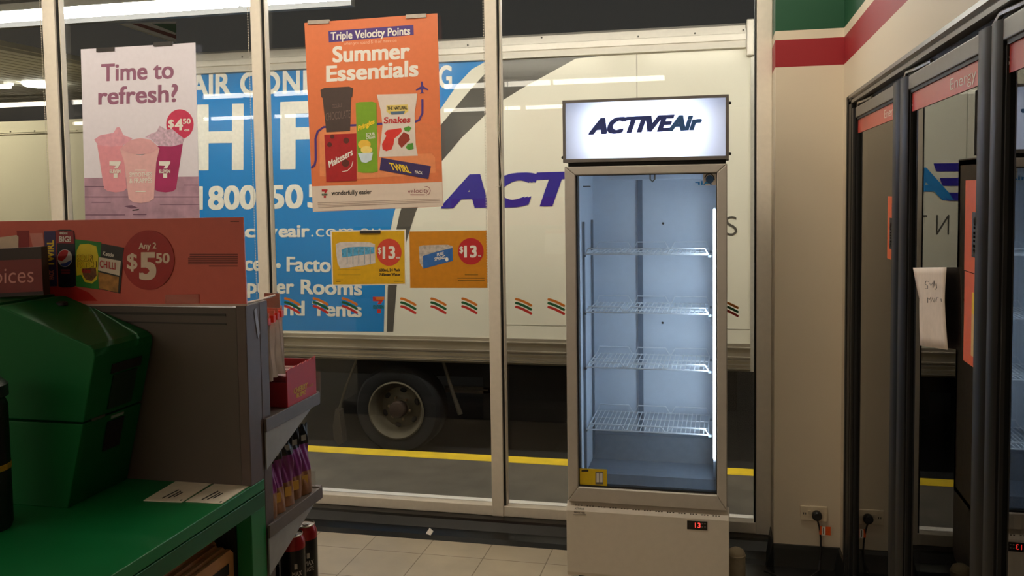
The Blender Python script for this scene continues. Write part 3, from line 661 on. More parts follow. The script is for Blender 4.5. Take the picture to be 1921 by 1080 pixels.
A.poly('swirl_picture', zpts([(370,440),(400,410),(470,355),(560,338),(650,352),(705,400),(735,435),(650,478),(560,488),(460,480)]), mat('dome_print', (222, 166, 172), .5), 5)
logo7(A, 150+327/4.909, 190+627/4.909, 31, white_print, layer=6); logo7(A, 150+783/4.909, 190+627/4.909, 31, white_print, layer=6)
A.text('SMOOTHIES', (243.5,331.5), (286,331), 8, white_print, 6, bold=.02); A.text('& FRAPPÉS', (243.5,343), (286,342.3), 8, white_print, 6, bold=.02); A.bars('small_print', [(254,318,274,320),(255,358,274,360)], white_print, 6)
for x0, x1, y0 in ((182,215,89.5),(289,324,79)):
    obj('clip', B().slab([Q(x0,y0+1)+Vector((0,-.006,0)), Q(x1,y0-1)+Vector((0,-.006,0)), Q(x1,y0+6)+Vector((0,-.006,0)), Q(x0,y0+8)+Vector((0,-.006,0))], (0,.012,0)), clip_dark, p1)
# --- orange summer poster
p2, A = sign_board('summer_poster', [(571,43),(820,25),(831,387),(587,397.5)], mat('poster_orange', (224, 120, 72), .42, noise=.03), 'tall orange poster of summer snacks hung in the window by two silver clips')
vio = mat('violet_print', (76, 50, 128), .5)
A.poly('title_band', [(616,58.3),(775.6,46.7),(776.3,65.3),(617,79.7)], vio, 1); A.text('Triple Velocity Points', (620.6,75), (769.6,64.5), 14, white_print, 2, bold=.025)
A.text('when you spend $10 or more on', (645,84.5), (744,78.5), 6, mat('pale_orange_print', (240, 190, 160), .5), 1, bold=0)
A.text('Summer', (624,116.5), (769,109), 28, white_print, 1, bold=.032); A.text('Essentials', (612,152.5), (785,142), 28, white_print, 1, bold=.032)
def z4(pts): return [(575+x/4, 130+y/4) for x, y in pts]
peach = mat('peach_print', (232, 142, 92), .5); peach2 = mat('peach_dark_print', (222, 122, 74), .5)
A.poly('arch_shape', z4([(560,860),(556,560),(640,450),(760,405),(880,400),(1006,440),(1018,845)]), peach2, 1)
A.poly('plinth_shape', z4([(100,800),(98,470),(140,430),(500,425),(540,480),(560,640),(940,632),(965,660),(968,775),(720,800),(400,822)]), peach, 2)
A.poly('white_foot', [(585,349.5),(829.5,341),(831,386.5),(587.3,397)], mat('poster_foot_print', (226, 208, 194), .5, noise=.02), 2)
A.stroke('route_line', z4([(38,740),(62,715),(70,680),(68,520),(85,465),(130,433),(350,420),(560,408),(800,400),(845,380),(870,330),(870,225)]), 4, vio, 3)
A.poly('plane_picture', z4([(866,88),(874,100),(876,125),(915,150),(914,158),(876,148),(874,168),(884,180),(868,178),(850,184),(862,168),(860,150),(822,160),(822,152),(858,128),(858,100)]), vio, 3)
tubm = mat('tub_print', (74, 58, 54), .5)
A.poly('tub_picture', z4([(106,155),(135,140),(320,130),(350,142),(345,205),(336,210),(328,462),(150,472),(122,215),(112,208)]), tubm, 4)
A.text('CHOCOLATE', z4([(145,385)])[0], z4([(330,362)])[0], 14, mat('tub_letter_print', (120, 98, 90), .5), 5, bold=.0); A.text('DOUBLE', z4([(195,292)])[0], z4([(268,282)])[0], 7, mat('tub_letter_print', (120,98,90), .5), 5, bold=0)
A.poly('packet_picture', z4([(135,490),(375,480),(377,835),(150,844)]), mat('packet_red_print', (172, 28, 34), .5, noise=.08), 5)
A.text('Maltesers', z4([(172,738)])[0], z4([(350,640)])[0], 11, white_print, 6, bold=.03, tl=z4([(165,690)])[0])
for x, y, r in ((195,505,16),(175,565,18),(300,535,22),(295,705,28)): A.disc('sweet_picture', 575+x/4, 130+y/4, r/4, r/4, mat('sweet_brown_print', (92, 36, 28), .5), 6, 18)
A.stroke('swoosh_print', z4([(268,768),(310,760),(340,730),(350,690)]), 1.2, white_print, 6)
A.poly('tube_picture', z4([(370,255),(400,246),(495,243),(525,252),(536,765),(500,776),(420,776),(386,768)]), mat('tube_green_print', (122, 164, 34), .5, noise=.05), 4)
A.text('Pringles', z4([(388,462)])[0], z4([(512,405)])[0], 9, mat('yellow_print', (244, 206, 40), .5), 5, bold=.04)
A.text('SOUR', z4([(448,500)])[0], z4([(515,492)])[0], 5, white_print, 5, bold=.02); A.text('CREAM', z4([(448,525)])[0], z4([(515,517)])[0], 5, white_print, 5, bold=.02)
A.disc('crisp_picture', 684, 271, 12, 9, mat('crisp_print', (236, 190, 70), .5), 5, 18); A.disc('crisp_picture', 688, 281, 11, 7, mat('crisp_pale_print', (240, 214, 120), .5), 6, 18)
A.poly('bowl_picture', z4([(388,630),(500,625),(490,680),(450,702),(415,695)]), mat('bowl_print', (206, 222, 232), .5), 7)
A.poly('bag_picture', z4([(528,190),(832,182),(830,215),(812,330),(820,560),(836,648),(545,657),(552,600),(572,420),(556,300)]), mat('bag_print', (222, 208, 198), .5, noise=.03), 4)
A.poly('bag_badge', z4([(600,270),(762,264),(766,315),(735,335),(635,340),(602,318)]), mat('yellow_pale_print', (226, 200, 110), .5), 5); A.text('THE NATURAL', z4([(608,306)])[0], z4([(758,300)])[0], 6, ink, 6, bold=.03)
A.poly('bag_badge', z4([(628,318),(740,312),(732,335),(640,340)]), mat('steel_blue_print', (84, 108, 134), .5), 6)
A.text('Snakes', z4([(580,405)])[0], z4([(780,398)])[0], 11, red_print, 5, bold=.03, shear=.1)
A.poly('sweet_picture', z4([(568,560),(600,500),(585,480),(610,455),(660,448),(710,440),(718,465),(690,495),(660,520),(655,560),(640,600),(600,614),(572,600)]), mat('sweet_red_print', (214, 50, 40), .5), 5)
A.poly('sweet_picture', z4([(690,520),(730,470),(770,490),(778,530),(745,560),(715,590),(690,560)]), mat('sweet_dark_print', (150, 50, 36), .5), 5)
A.poly('sweet_picture', z4([(730,440),(770,425),(790,440),(770,468),(740,462)]), mat('sweet_green_print', (80, 150, 50), .5), 6); A.poly('sweet_picture', z4([(760,560),(800,552),(805,596),(770,606),(745,590)]), mat('sweet_green_print', (80,150,50), .5), 6)
A.poly('bar_picture', z4([(562,662),(650,678),(935,726),(915,822),(740,790),(550,756)]), mat('bar_purple_print', (56, 42, 96), .5), 5)
A.text('TWIRL', z4([(640,752)])[0], z4([(790,778)])[0], 15, mat('yellow_print', (244, 206, 40), .5), 6, bold=.032, tl=z4([(618,700)])[0]); A.text('PACK', z4([(815,778)])[0], z4([(872,788)])[0], 5, white_print, 6, bold=.03)
logo7(A, 575+137/4, 130+932/4, 16, red_print, mat('green_print', (20, 90, 60), .5), layer=4)
A.text('wonderfullly easier', z4([(188,944)])[0], z4([(490,934)])[0], 8.2, ink, 3, bold=.02); A.text('velocity', z4([(760,930)])[0], z4([(918,922)])[0], 8, mat('maroon_print', (134, 50, 66), .5), 3, bold=0)
A.stroke('ring_print', z4([(885,882),(905,878),(925,892),(930,912),(920,935),(900,944)]), 1, mat('maroon_print', (134,50,66), .5), 3); A.bars('small_print', [(770,364.5,797,366)], mat('maroon_print', (134,50,66), .5), 3)
for k in range(4): A.stroke('small_print', [(596+k*.5, 380.5+k*3), (825-(k == 3)*90, 373+k*3)], 1.1, mat('small_grey_print', (170, 148, 136), .5), 3)
for x0, x1, y0 in ((578,618,38),(762,800,27)):
    obj('clip', B().slab([Q(x0,y0+1)+Vector((0,-.006,0)), Q(x1,y0-1.2)+Vector((0,-.006,0)), Q(x1,y0+6)+Vector((0,-.006,0)), Q(x0,y0+8)+Vector((0,-.006,0))], (0,.012,0)), mat('silver_clip', (170, 160, 150), .35, .6), p2)
# --- two yellow water signs
s1_, A = sign_board('water_sign', [(620,432.5),(760.8,430.3),(761.7,534),(623,535.8)], white_print, 'yellow price sign with pale water bottles and white border, left of the pair', 'sign')
A.poly('yellow_face', [(622.5,434.8),(758.5,432.5),(759.6,531.8),(625,533.5)], mat('sign_yellow', (222, 172, 8), .5), 1)
def z6(pts): return [(610+x/6, 420+y/6) for x, y in pts]
A.poly('pack_picture', z6([(120,225),(170,205),(350,200),(500,205),(560,228),(566,440),(460,462),(360,476),(240,494),(170,500),(140,440),(128,350)]), mat('pack_white_print', (214, 204, 200), .5, noise=.12, scale=50), 2)
A.poly('pack_band', z6([(185,290),(250,262),(400,255),(555,258),(556,330),(380,352),(195,376)]), mat('pack_blue_print', (80, 160, 204), .5, noise=.35, scale=70), 3)
A.bars('bottle_lines', [(610+x/6, 420+270/6, 610+(x+9)/6, 420+450/6) for x in (245,310,375,440,505)], mat('pack_line_print', (160, 168, 178), .5), 4)
A.disc('price_disc', 730, 473, 23.3, 25.5, mat('price_coral', (212, 70, 50), .5), 2)
A.text('$', (709.5,475), (715.5,475), 11, white_print, 3, bold=.02); A.text('13', (718,484.5), (741.5,484), 21.5, white_print, 3, bold=.035); A.text('ea', (743.5,484.5), (750.5,484.3), 4, white_print, 3, bold=.02)
A.text('600mL 24 Pack', (711.7,509), (751,508.4), 5, ink, 2, bold=.03); A.text('7-Eleven Water', (711.7,517.5), (751.5,516.7), 5, ink, 2, bold=.03)
A.bars('small_print', [(631,524,644,525),(631,527.5,639,528.5),(739,527,756,528)], mat('brown_ink', (110, 84, 10), .5), 2); A.bars('faded_print', [(634,504.5,676,506.5),(634,514,677,516)], mat('faded_ink', (202, 158, 20), .5), 2)
obj('clip', B().slab([Q(676,433)+Vector((0,-.006,0)), Q(714,432.5)+Vector((0,-.006,0)), Q(714,437)+Vector((0,-.006,0)), Q(676,437.5)+Vector((0,-.006,0))], (0,.012,0)), clip_dark, s1_)
s2_, A = sign_board('water_sign', [(768,434),(913.7,432),(914.7,540),(769.5,540)], mat('sign_amber', (208, 134, 10), .5), 'amber price sign with blue water pack, right of the pair', 'sign')
A.poly('pack_picture', z6([(1055,255),(1100,240),(1250,235),(1380,233),(1432,250),(1438,415),(1300,450),(1200,475),(1105,502),(1065,440)]), mat('pack_white2_print', (190, 180, 172), .5, noise=.3, scale=60), 1)
A.poly('pack_band', z6([(1100,360),(1240,315),(1434,268),(1437,415),(1290,452),(1200,478),(1105,502)]), mat('pack_navy_print', (48, 104, 176), .5, noise=.1), 2)
A.text('PURE', z6([(1260,362)])[0], z6([(1335,345)])[0], 5.5, white_print, 3, bold=.03); A.text('SPRING', z6([(1232,415)])[0], z6([(1352,388)])[0], 6, white_print, 3, bold=.03); A.disc('logo_drop', 610+1370/6, 420+397/6, 3, 4, white_print, 3, 16)
A.disc('price_disc', 883.3, 471.3, 24, 25, red_print, 1)
A.text('$', (862,473.5), (869,473.3), 11, white_print, 2, bold=.02); A.text('13', (871,482), (894.5,481.6), 20.5, white_print, 2, bold=.035); A.text('ea', (897,481), (903,481), 3.5, white_print, 2, bold=.02)
A.bars('small_print', [(872,514.5,897,515.8),(858,520.8,909,522.2),(859,525,909,526.4)], mat('brown_ink', (110,84,10), .5), 1)
# --- wavy stripe decals along the glass
YD = 3.9985; QD = onY(YD)
dec = [mat('decal_orange', (214, 120, 34), .5), mat('decal_green', (14, 92, 52), .5), mat('decal_red', (196, 44, 36), .5)]
def wave_decal(x, y, sx, label):
    root = thing('stripe_decal', QD(x+15, y+32), label, 'decal', 'wavy stripe decals along the window')
    pr = Print(root, QD, NY, .0004)
    for k, mm in enumerate(dec):
        pts = []
        for i in range(9):
            u = i/8; pts.append((x+(1.5+26*u)*sx, y+2.5+7.2*k + 11.5*(u**1.35) + .5*k*u))
        pr.stroke('stripe', pts, 4.6, mm, 1, rnd=True)
    return root
pos = ['first wavy stripe decal from the left, over the hanging bags', 'second wavy stripe decal from the left, over the blue panel', 'third wavy stripe decal, just left of the small numeral emblem',
       'wavy stripe decal just right of the small numeral emblem', 'middle wavy stripe decal of the three under the amber sign', 'wavy stripe decal nearest left of the mullion beside the fridge',
       'wavy stripe decal just right of the mullion beside the fridge', 'wavy stripe decal half behind the left edge of the fridge', 'lone wavy stripe decal right of the fridge']
for (x, y, sx), lb in zip(((533.5,557,1),(587,557,1),(641.5,557,1),(751.5,557.5,1),(808,557.5,1),(866,557.5,1),(966.5,558.5,1.08),(1027.5,559,1.1),(1354,563,1.08)), pos): wave_decal(x, y, sx, lb)
e7 = thing('emblem_decal', QD(710, 588), 'small red and orange numeral emblem decal among the wavy stripes', 'decal')
logo7(Print(e7, QD, NY, .0004), 710, 572, 31, dec[2], dec[1], layer=1, m_top=dec[2])
Print(e7, QD, NY, .0004).poly('emblem', [(704,557),(721,556.5),(721,562),(712,562.5),(706,562)], dec[0], 3)
# --- bead chains of the blinds
def chain(x0, y0, x1, y1, label, Y=3.925, r=.0018):
    q = onY(Y); a, b_ = q(x0, y0), q(x1, y1); a = Vector((a.x, Y, 2.74)) if y0 <= 0 else a
    n = int((a-b_).length/.012); bm = B()
    for k in range(n):
        p = a.lerp(b_, k/n); bmesh.ops.create_icosphere(bm.bm, subdivisions=1, radius=.0028, matrix=Matrix.Translation(p))
    bm.tube([a, b_], .0007, 4)
    return tag(obj('bead_chain', bm, mat('bead_white', (206, 196, 180), .4)), label, 'blind chain', 'blind chains')
chain(74.5, 0, 93, 404, 'white bead chain hanging at the leftmost window mullion')
chain(463.5, 0, 482, 560, 'white bead chain hanging left of the mullion beside the drinks poster')
chain(906, 0, 914.5, 542, 'white bead chain hanging over the amber price sign')
q = onY(3.925)
cd = B().tube([Vector((q(941,0).x, 3.925, 2.74)), q(937,150), q(936,250), q(941,330), q(938,350), q(930,350)], .0016, 6)
tag(obj('blind_cord', cd, mat('cord_white', (214, 204, 190), .5)), 'thin white blind cord hanging on the mullion left of the fridge', 'blind cord')

# =================================================================== GREEN COUNTER
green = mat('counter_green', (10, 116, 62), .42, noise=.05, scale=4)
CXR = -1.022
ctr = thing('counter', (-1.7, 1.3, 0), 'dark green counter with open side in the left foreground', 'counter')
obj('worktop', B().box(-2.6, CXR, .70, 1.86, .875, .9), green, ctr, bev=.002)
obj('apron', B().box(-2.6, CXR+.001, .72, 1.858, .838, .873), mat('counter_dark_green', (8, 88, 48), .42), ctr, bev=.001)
obj('leg_panel', B().box(-1.06, CXR, 1.795, 1.86, 0, .838), green, ctr, bev=.002)
obj('leg_panel', B().box(-1.06, CXR, .72, .76, 0, .838), green, ctr)
obj('side_panel', B().box(-2.6, -2.55, .72, 1.85, 0, .838), green, ctr)
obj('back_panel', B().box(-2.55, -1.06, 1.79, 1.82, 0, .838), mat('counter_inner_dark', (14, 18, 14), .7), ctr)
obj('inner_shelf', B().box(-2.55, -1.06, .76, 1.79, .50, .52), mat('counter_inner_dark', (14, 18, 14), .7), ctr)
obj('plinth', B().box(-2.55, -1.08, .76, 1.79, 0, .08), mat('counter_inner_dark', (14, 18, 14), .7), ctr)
# cards
Zc = onZ(.9015)
def card(px, label, lines):
    pts = [Zc(*p) for p in px]; r = thing('info_card', (sum(p.x for p in pts)/4, sum(p.y for p in pts)/4, .9), label, 'card')
    obj('card_sheet', B().slab([Vector((p.x, p.y, .9015)) for p in pts], (0, 0, -.0012)), mat('card_white', (238, 226, 210), .55), r)
    pr = Print(r, Zc, NZ, .0004)
    for (x0, y0, x1, y1) in lines: pr.stroke('printed_line', [(x0, y0), (x1, y1)], 1.6, ink, 1)
def zc(pts): return [(240+x/5.143, 870+y/5.143) for x, y in pts]
card(zc([(470,160),(820,178),(518,367),(150,350)]), 'white info card on the green counter, the left of two', [(*zc([(330,330)])[0], *zc([(490,250)])[0]), (*zc([(385,330)])[0], *zc([(510,262)])[0]), (*zc([(442,318)])[0], *zc([(530,272)])[0]), (*zc([(505,352)])[0], *zc([(525,345)])[0])])
card(zc([(868,168),(1200,188),(905,380),(556,359)]), 'white info card on the green counter, nearest its right edge', [(*zc([(712,345)])[0], *zc([(870,262)])[0]), (*zc([(765,343)])[0], *zc([(892,275)])[0]), (*zc([(822,330)])[0], *zc([(915,282)])[0]), (*zc([(885,368)])[0], *zc([(905,360)])[0])])
# folded cartons under the counter
kraft = mat('kraft_card', (190, 136, 90), .75, noise=.1, scale=20)
clab = ('brown folded carton under the counter, foremost of its stack, with dark label', 'brown folded carton standing second in the stack under the counter', 'brown folded carton standing third in the stack under the counter', 'brown folded carton standing fourth in the stack under the counter', 'brown folded carton rearmost in the stack under the counter')
for k in range(5):
    x = -1.064-.014*k; top = .764+.006*k; yb = 1.786-.006*(k % 3)
    c = obj('folded_carton', B().slab([(x, 1.30, .521), (x, yb, .521), (x, yb, top-.012), (x, yb-.012, top), (x, 1.30, top-.004)], (-.010, 0, 0)), kraft)
    tag(c, clab[k], 'carton', 'folded cartons under the counter')
    if k == 0: obj('carton_label', B().slab([(x, 1.70, .712), (x, 1.765, .712), (x, 1.765, .736), (x, 1.70, .736)], (.001, 0, 0)), ink, c)
# green dispenser boxes
prof = [(-1.497, .9), (-1.333, .9), (-1.287, 1.082), (-1.252, 1.222), (-1.254, 1.236), (-1.264, 1.245), (-1.474, 1.322), (-1.497, 1.322)]
gb = thing('dispenser_box', (-1.4, 1.72, .9), 'big green metal box with sloping lid standing on the green counter', 'dispenser')
dgreen = mat('box_green', (6, 92, 44), .5, noise=.05, scale=4, spec=.25)
def cut(prof, z0, z1):
    out = []
    for i in range(len(prof)):
        a, b_ = prof[i], prof[(i+1) % len(prof)]
        if z0 <= a[1] <= z1: out.append(a)
        for z in (z0, z1):
            if (a[1]-z)*(b_[1]-z) < 0:
                t = (z-a[1])/(b_[1]-a[1]); out.append((a[0]+t*(b_[0]-a[0]), z))
    return out
obj('lower_box', B().prism(cut(prof, .9, 1.080), 'y', 1.60, 1.795), dgreen, gb, bev=.002)
obj('upper_box', B().prism(cut(prof, 1.084, 1.33), 'y', 1.60, 1.795), dgreen, gb, bev=.003)
obj('lid_lock', B().lathe([(.012, -.002), (.012, .004), (.008, .006), (0, .005)], (-1.44, 1.74, 1.3105), 'z', 20), ink, gb)
# front label and catch on the sloping face (facing the aisle)
def face_pt(y, z): return Vector((-1.333+(z-.9)*.2555, y, z))
def face_plate(name, y0, y1, z0, z1, m, t=.0025): return obj(name, B().slab([face_pt(y0,z0), face_pt(y1,z0), face_pt(y1,z1), face_pt(y0,z1)], (t, 0, -t*.25)), m, gb)
face_plate('front_label', 1.66, 1.76, 1.175, 1.195, ink); face_plate('front_label', 1.67, 1.75, 1.095, 1.170, mat('label_dark', (10, 44, 26), .4))
face_plate('catch', 1.625, 1.665, 1.081, 1.086, mat('dull_steel', (110,104,92), .5, .6)); face_plate('name_plate', 1.69, 1.73, 1.070, 1.076, mat('plate_pale', (150, 160, 150), .5)); face_plate('opening', 1.68, 1.735, 1.00, 1.065, ink)
g2 = thing('dispenser_box', (-1.8, 1.72, .9), 'green metal box at the left edge holding the red board', 'dispenser')
obj('body', B().box(-2.1, -1.502, 1.63, 1.79, .9, 1.318), dgreen, g2, bev=.002); obj('lid', B().box(-2.1, -1.502, 1.628, 1.792, 1.319, 1.326), dgreen, g2)
cn = thing('canister', (-1.52, 1.47, .9), 'black lidded canister with yellow band at the left edge of the counter', 'canister')
cx = onY(1.47)(13, 800).x-.062
cn.location.x = cx
obj('body', B().lathe([(0, 0), (.046, 0), (.050, .01), (.050, .245), (.044, .26), (0, .26)], (cx, 1.47, .9), 'z', 28), mat('canister_black', (16, 20, 16), .4), cn, smooth=True)
obj('band', B().lathe([(.0502, .118), (.0512, .119), (.0512, .129), (.0502, .13)], (cx, 1.47, .9), 'z', 28), mat('band_yellow', (178, 140, 30), .5), cn)
obj('lid', B().lathe([(.048, .2605), (.052, .263), (.052, .285), (.03, .307), (0, .307)], (cx, 1.47, .9), 'z', 28), mat('lid_dark_green', (8, 24, 16), .4), cn, smooth=True)
# dark red board
YB = 1.70; QB = onY(YB)
rb = thing('lettered_board', (-1.75, YB, 1.327), 'dark red chalk lettered board standing on the green box at left edge', 'sign')
def rbp(x, y): return QB(x, y)
obj('board', B().slab([QB(-170,476), QB(77,462.5), QB(82,553), QB(-170,566)], (0, .02, 0)), mat('board_dark', (38, 14, 12), .5), rb)
C_ = Print(rb, QB, NY, .0008)
C_.poly('red_face', [(-170,496),(78,485),(81,546),(-170,558)], mat('board_red', (112, 22, 22), .5), 1)
C_.text('Choices', (-58,534), (64,529), 29, mat('chalk_pink', (206, 140, 134), .7), 2, bold=-.004)

# =================================================================== GONDOLA SHELF UNIT
gnm = mat('gondola_brown', (86, 74, 68), .5, noise=.06, scale=6); post_m = mat('gondola_post', (92, 76, 72), .45); shelf_m = mat('shelf_metal', (104, 94, 90), .45, .2)
gn = thing('shelf_unit', (-1.6, 2.0, 0), 'brown grey shelf unit behind the green counter', 'shelf unit')
PX0 = -2.6
obj('back_panel', B().box(PX0, -1.0455, 1.80, 1.83, .9005, 1.300), gnm, gn)
obj('panel_groove', B().box(PX0, -1.07, 1.7985, 1.80, 1.281, 1.286).box(PX0, -1.07, 1.7985, 1.80, 1.262, 1.265), mat('groove_dark', (46, 38, 34), .5), gn)
obj('post', B().box(-1.046, -1.022, 1.80, 1.86, .9005, 1.305), post_m, gn, bev=.002)
obj('post', B().box(-1.046, -1.023, 1.862, 1.90, 0, 1.305), post_m, gn, bev=.002)
obj('back_board', B().box(PX0, -1.0455, 1.862, 1.87, 0, 1.300), gnm, gn)
obj('hook_bar', B().tube([(-1.03, 1.80, 1.309), (-1.025, 1.86, 1.309), (-1.02, 1.93, 1.313)], .003).box(-1.06, -1.02, 1.955, 1.957, 1.28, 1.315), mat('hook_metal', (196, 180, 166), .35, .6), gn)
obj('tape_strip', B().slab([(-1.0213, 1.835, 1.290), (-1.0213, 1.845, 1.295), (-1.0213, 1.858, 1.235), (-1.0213, 1.848, 1.225)], (.0006, 0, 0)), mat('tape_grey', (150, 146, 156), .4), gn)
bright = mat('bracket_grey', (150, 148, 146), .5)
for z in (1.035, .787, .53):
    ye = .012 if z < .6 else 0
    s = obj('shelf', B().box(PX0, -1.016, 1.901, 2.14+ye, z-.012, z).box(PX0, -1.016, 2.135+ye, 2.145+ye, z-.03, z+.004).box(-1.020, -1.014, 1.862, 2.145+ye, z-.028, z+.002), shelf_m, gn, bev=.001)
    obj('bracket', B().prism([(1.862, z-.029), (2.10, z-.029), (1.862, z-.115)], 'x', -1.0195, -1.0165), bright, s)
    obj('price_rail', B().box(PX0, -1.018, 2.1455+ye, 2.150+ye, z-.03, z+.004), mat('rail_clear', (120, 112, 106), .2), s)
obj('kick_base', B().box(PX0, -1.03, 1.901, 2.14, 0, .09), gnm, gn)
cl = film('clear_acrylic', (200, 200, 195), .18)
for z, y0, y1 in ((1.04, 2.146, 2.149), (.79, 2.10, 2.104)):
    o = obj('price_strip', B().box(-1.10, -1.016, y0+.006, y1+.006, z-.02, z+.05), cl, gn)
# promo header board
YH = 1.795; QH = onY(YH)
hb = thing('promo_board', (-1.6, YH, 1.30), 'long red promo board with snacks and Any 2 price disc on the shelf unit', 'sign')
obj('board', B().slab([QH(-160,418), QH(455.8,407), QH(462.6,571.5), QH(-160,573)], (0, .004, 0)), mat('promo_red', (208, 96, 84), .28, noise=.03), hb)
obj('holder', B().slab([QH(-150,570), QH(464,570), QH(464,573.5), QH(-150,573.5)], (0, -.001, 0)), mat('holder_clear', (190, 160, 150), .3), hb)
D = Print(hb, QH, NY, .0004)
def zh(pts): return [(x/6, 400+y/6) for x, y in pts]
D.poly('reflection_patch', zh([(-600,800),(860,830),(1000,890),(1100,985),(-600,1010)]), mat('promo_reflection_red', (186, 30, 26), .3), 1)  # reflection on the glossy board, painted in as a deeper red patch
D.poly('packet_picture', zh([(190,195),(325,195),(330,400),(205,400)]), mat('packet_red2_print', (150, 34, 34), .5), 2); D.poly('can_picture', zh([(335,225),(485,222),(540,815),(480,815)]), mat('can_pink_print', (222, 140, 130), .5), 2)
D.poly('card_picture', zh([(-80,280),(190,245),(212,262),(210,385),(-80,400)]), mat('card_cream_print', (222, 196, 172), .5), 3)
D.poly('bar_picture', zh([(498,202),(625,198),(648,820),(535,822)]), mat('bar_purple_print', (56,42,96), .5), 3)
D.text('TWIRL', zh([(612,600)])[0], zh([(608,300)])[0], 10, mat('yellow_print', (244,206,40), .5), 4, bold=.04, tl=zh([(540,600)])[0]); D.text('PACK', zh([(612,740)])[0], zh([(610,640)])[0], 5, mat('pack_letter_print', (214, 120, 110), .5), 4, bold=.03, tl=zh([(560,740)])[0])
D.poly('can_picture', zh([(635,195),(680,183),(790,183),(832,195),(846,260),(857,815),(820,832),(700,834),(662,820),(640,260)]), mat('can_navy_print', (28, 26, 40), .4), 3)
D.poly('can_band', zh([(636,200),(830,200),(840,340),(642,335)]), mat('can_red_print', (150, 34, 44), .5), 4); D.text('BIG!', zh([(672,318)])[0], zh([(802,320)])[0], 10, white_print, 5, bold=.03); D.text('440ml', zh([(675,236)])[0], zh([(765,236)])[0], 4.5, white_print, 5, bold=.02)
D.disc('globe_ring', 122.6, 484, 13.8, 16.5, mat('globe_white', (214, 206, 208), .5), 4)
D.poly('globe_red', [(122.6+13*math.cos(math.radians(a)), 484+15.6*math.sin(math.radians(a))) for a in range(170, 310, 10)]+[(128,476),(124,484),(117,490)], mat('globe_red', (190, 40, 44), .5), 5)
D.poly('globe_blue', [(122.6+13*math.cos(math.radians(a)), 484+15.6*math.sin(math.radians(a))) for a in range(10, 135, 10)]+[(116,494),(124,493),(131,489)], mat('globe_blue', (44, 66, 150), .5), 5)
D.bars('can_letter', [zh([(690,630)])[0]+zh([(790,650)])[0], zh([(695,660)])[0]+zh([(790,680)])[0]], mat('can_letter_red', (130, 40, 52), .5), 4)
D.poly('bag_picture', zh([(850,290),(1145,325),(1132,858),(862,820)]), mat('bag_green_print', (44, 130, 48), .5), 4)
D.poly('bag_splash', zh([(870,420),(905,350),(1000,340),(1090,370),(1112,480),(1108,640),(1100,740),(1040,790),(960,770),(920,690),(870,700),(862,560)]), mat('splash_yellow', (232, 206, 40), .5), 5)
D.poly('bag_window', zh([(935,620),(1085,610),(1095,700),(1040,762),(975,745),(940,690)]), mat('sweets_brown', (120, 74, 44), .5, noise=.4, scale=120), 6)
D.text('SOUR', zh([(880,530)])[0], zh([(1060,530)])[0], 10.5, ink, 7, bold=.03); D.text('PATCH', zh([(882,605)])[0], zh([(1095,605)])[0], 10.5, ink, 7, bold=.03); D.text('SOUR', zh([(884,528)])[0], zh([(1056,528)])[0], 10, mat('yellow_print', (244,206,40), .5), 8, bold=.02); D.text('PATCH', zh([(886,603)])[0], zh([(1091,603)])[0], 10, mat('yellow_print', (244,206,40), .5), 8, bold=.02)
D.text('kids', zh([(935,665)])[0], zh([(1030,668)])[0], 7, red_print, 8, bold=.03)
D.poly('bag_picture', zh([(1145,338),(1400,385),(1356,902),(1118,848)]), mat('bag_charcoal_print', (42, 38, 36), .5), 5); D.poly('bag_band', zh([(1120,490),(1368,535),(1350,700),(1112,640)]), mat('bag_cream_print', (222, 206, 190), .5), 6); D.text('CHILLI', zh([(1132,605)])[0], zh([(1308,632)])[0], 13, red_print, 7, bold=.02)
D.text('Kettle', zh([(1165,470)])[0], zh([(1290,490)])[0], 7, white_print, 7, bold=.02, shear=.1)
D.poly('crisps_picture', zh([(1112,660),(1345,715),(1335,890),(1120,842)]), mat('crisps_brown', (176, 122, 56), .5, noise=.35, scale=60), 6)
D.disc('price_disc', 279.5, 487.5, 48.3, 55.8, mat('promo_disc_red', (168, 28, 26), .4), 6, 56)
crm = mat('promo_cream', (230, 204, 184), .5)
D.text('Any 2', zh([(1570,398)])[0], zh([(1768,393)])[0], 10.5, crm, 7, bold=.03); D.text('$', zh([(1438,622)])[0], zh([(1555,622)])[0], 28, crm, 7, bold=.02); D.text('5', zh([(1576,732)])[0], zh([(1768,732)])[0], 47, crm, 7, bold=.045); D.text('50', zh([(1762,556)])[0], zh([(1918,556)])[0], 17.5, crm, 7, bold=.032)
D.bars('small_print', [(356-(k > 1)*3, 476+k*3.6, 446, 477.6+k*3.6) for k in range(6)]+[(392,498,446,499.5)], mat('promo_ink', (96, 34, 28), .5), 1); D.bars('small_print', [(432,414.5,448.5,416)], mat('promo_ink', (96,34,28), .5), 1)
obj('clip', B().slab([QH(312,552.5), QH(374,551.5), QH(374,568.5), QH(312,568.5)], (0, -.004, 0)), film('clip_clear', (214, 150, 140), .35), hb)

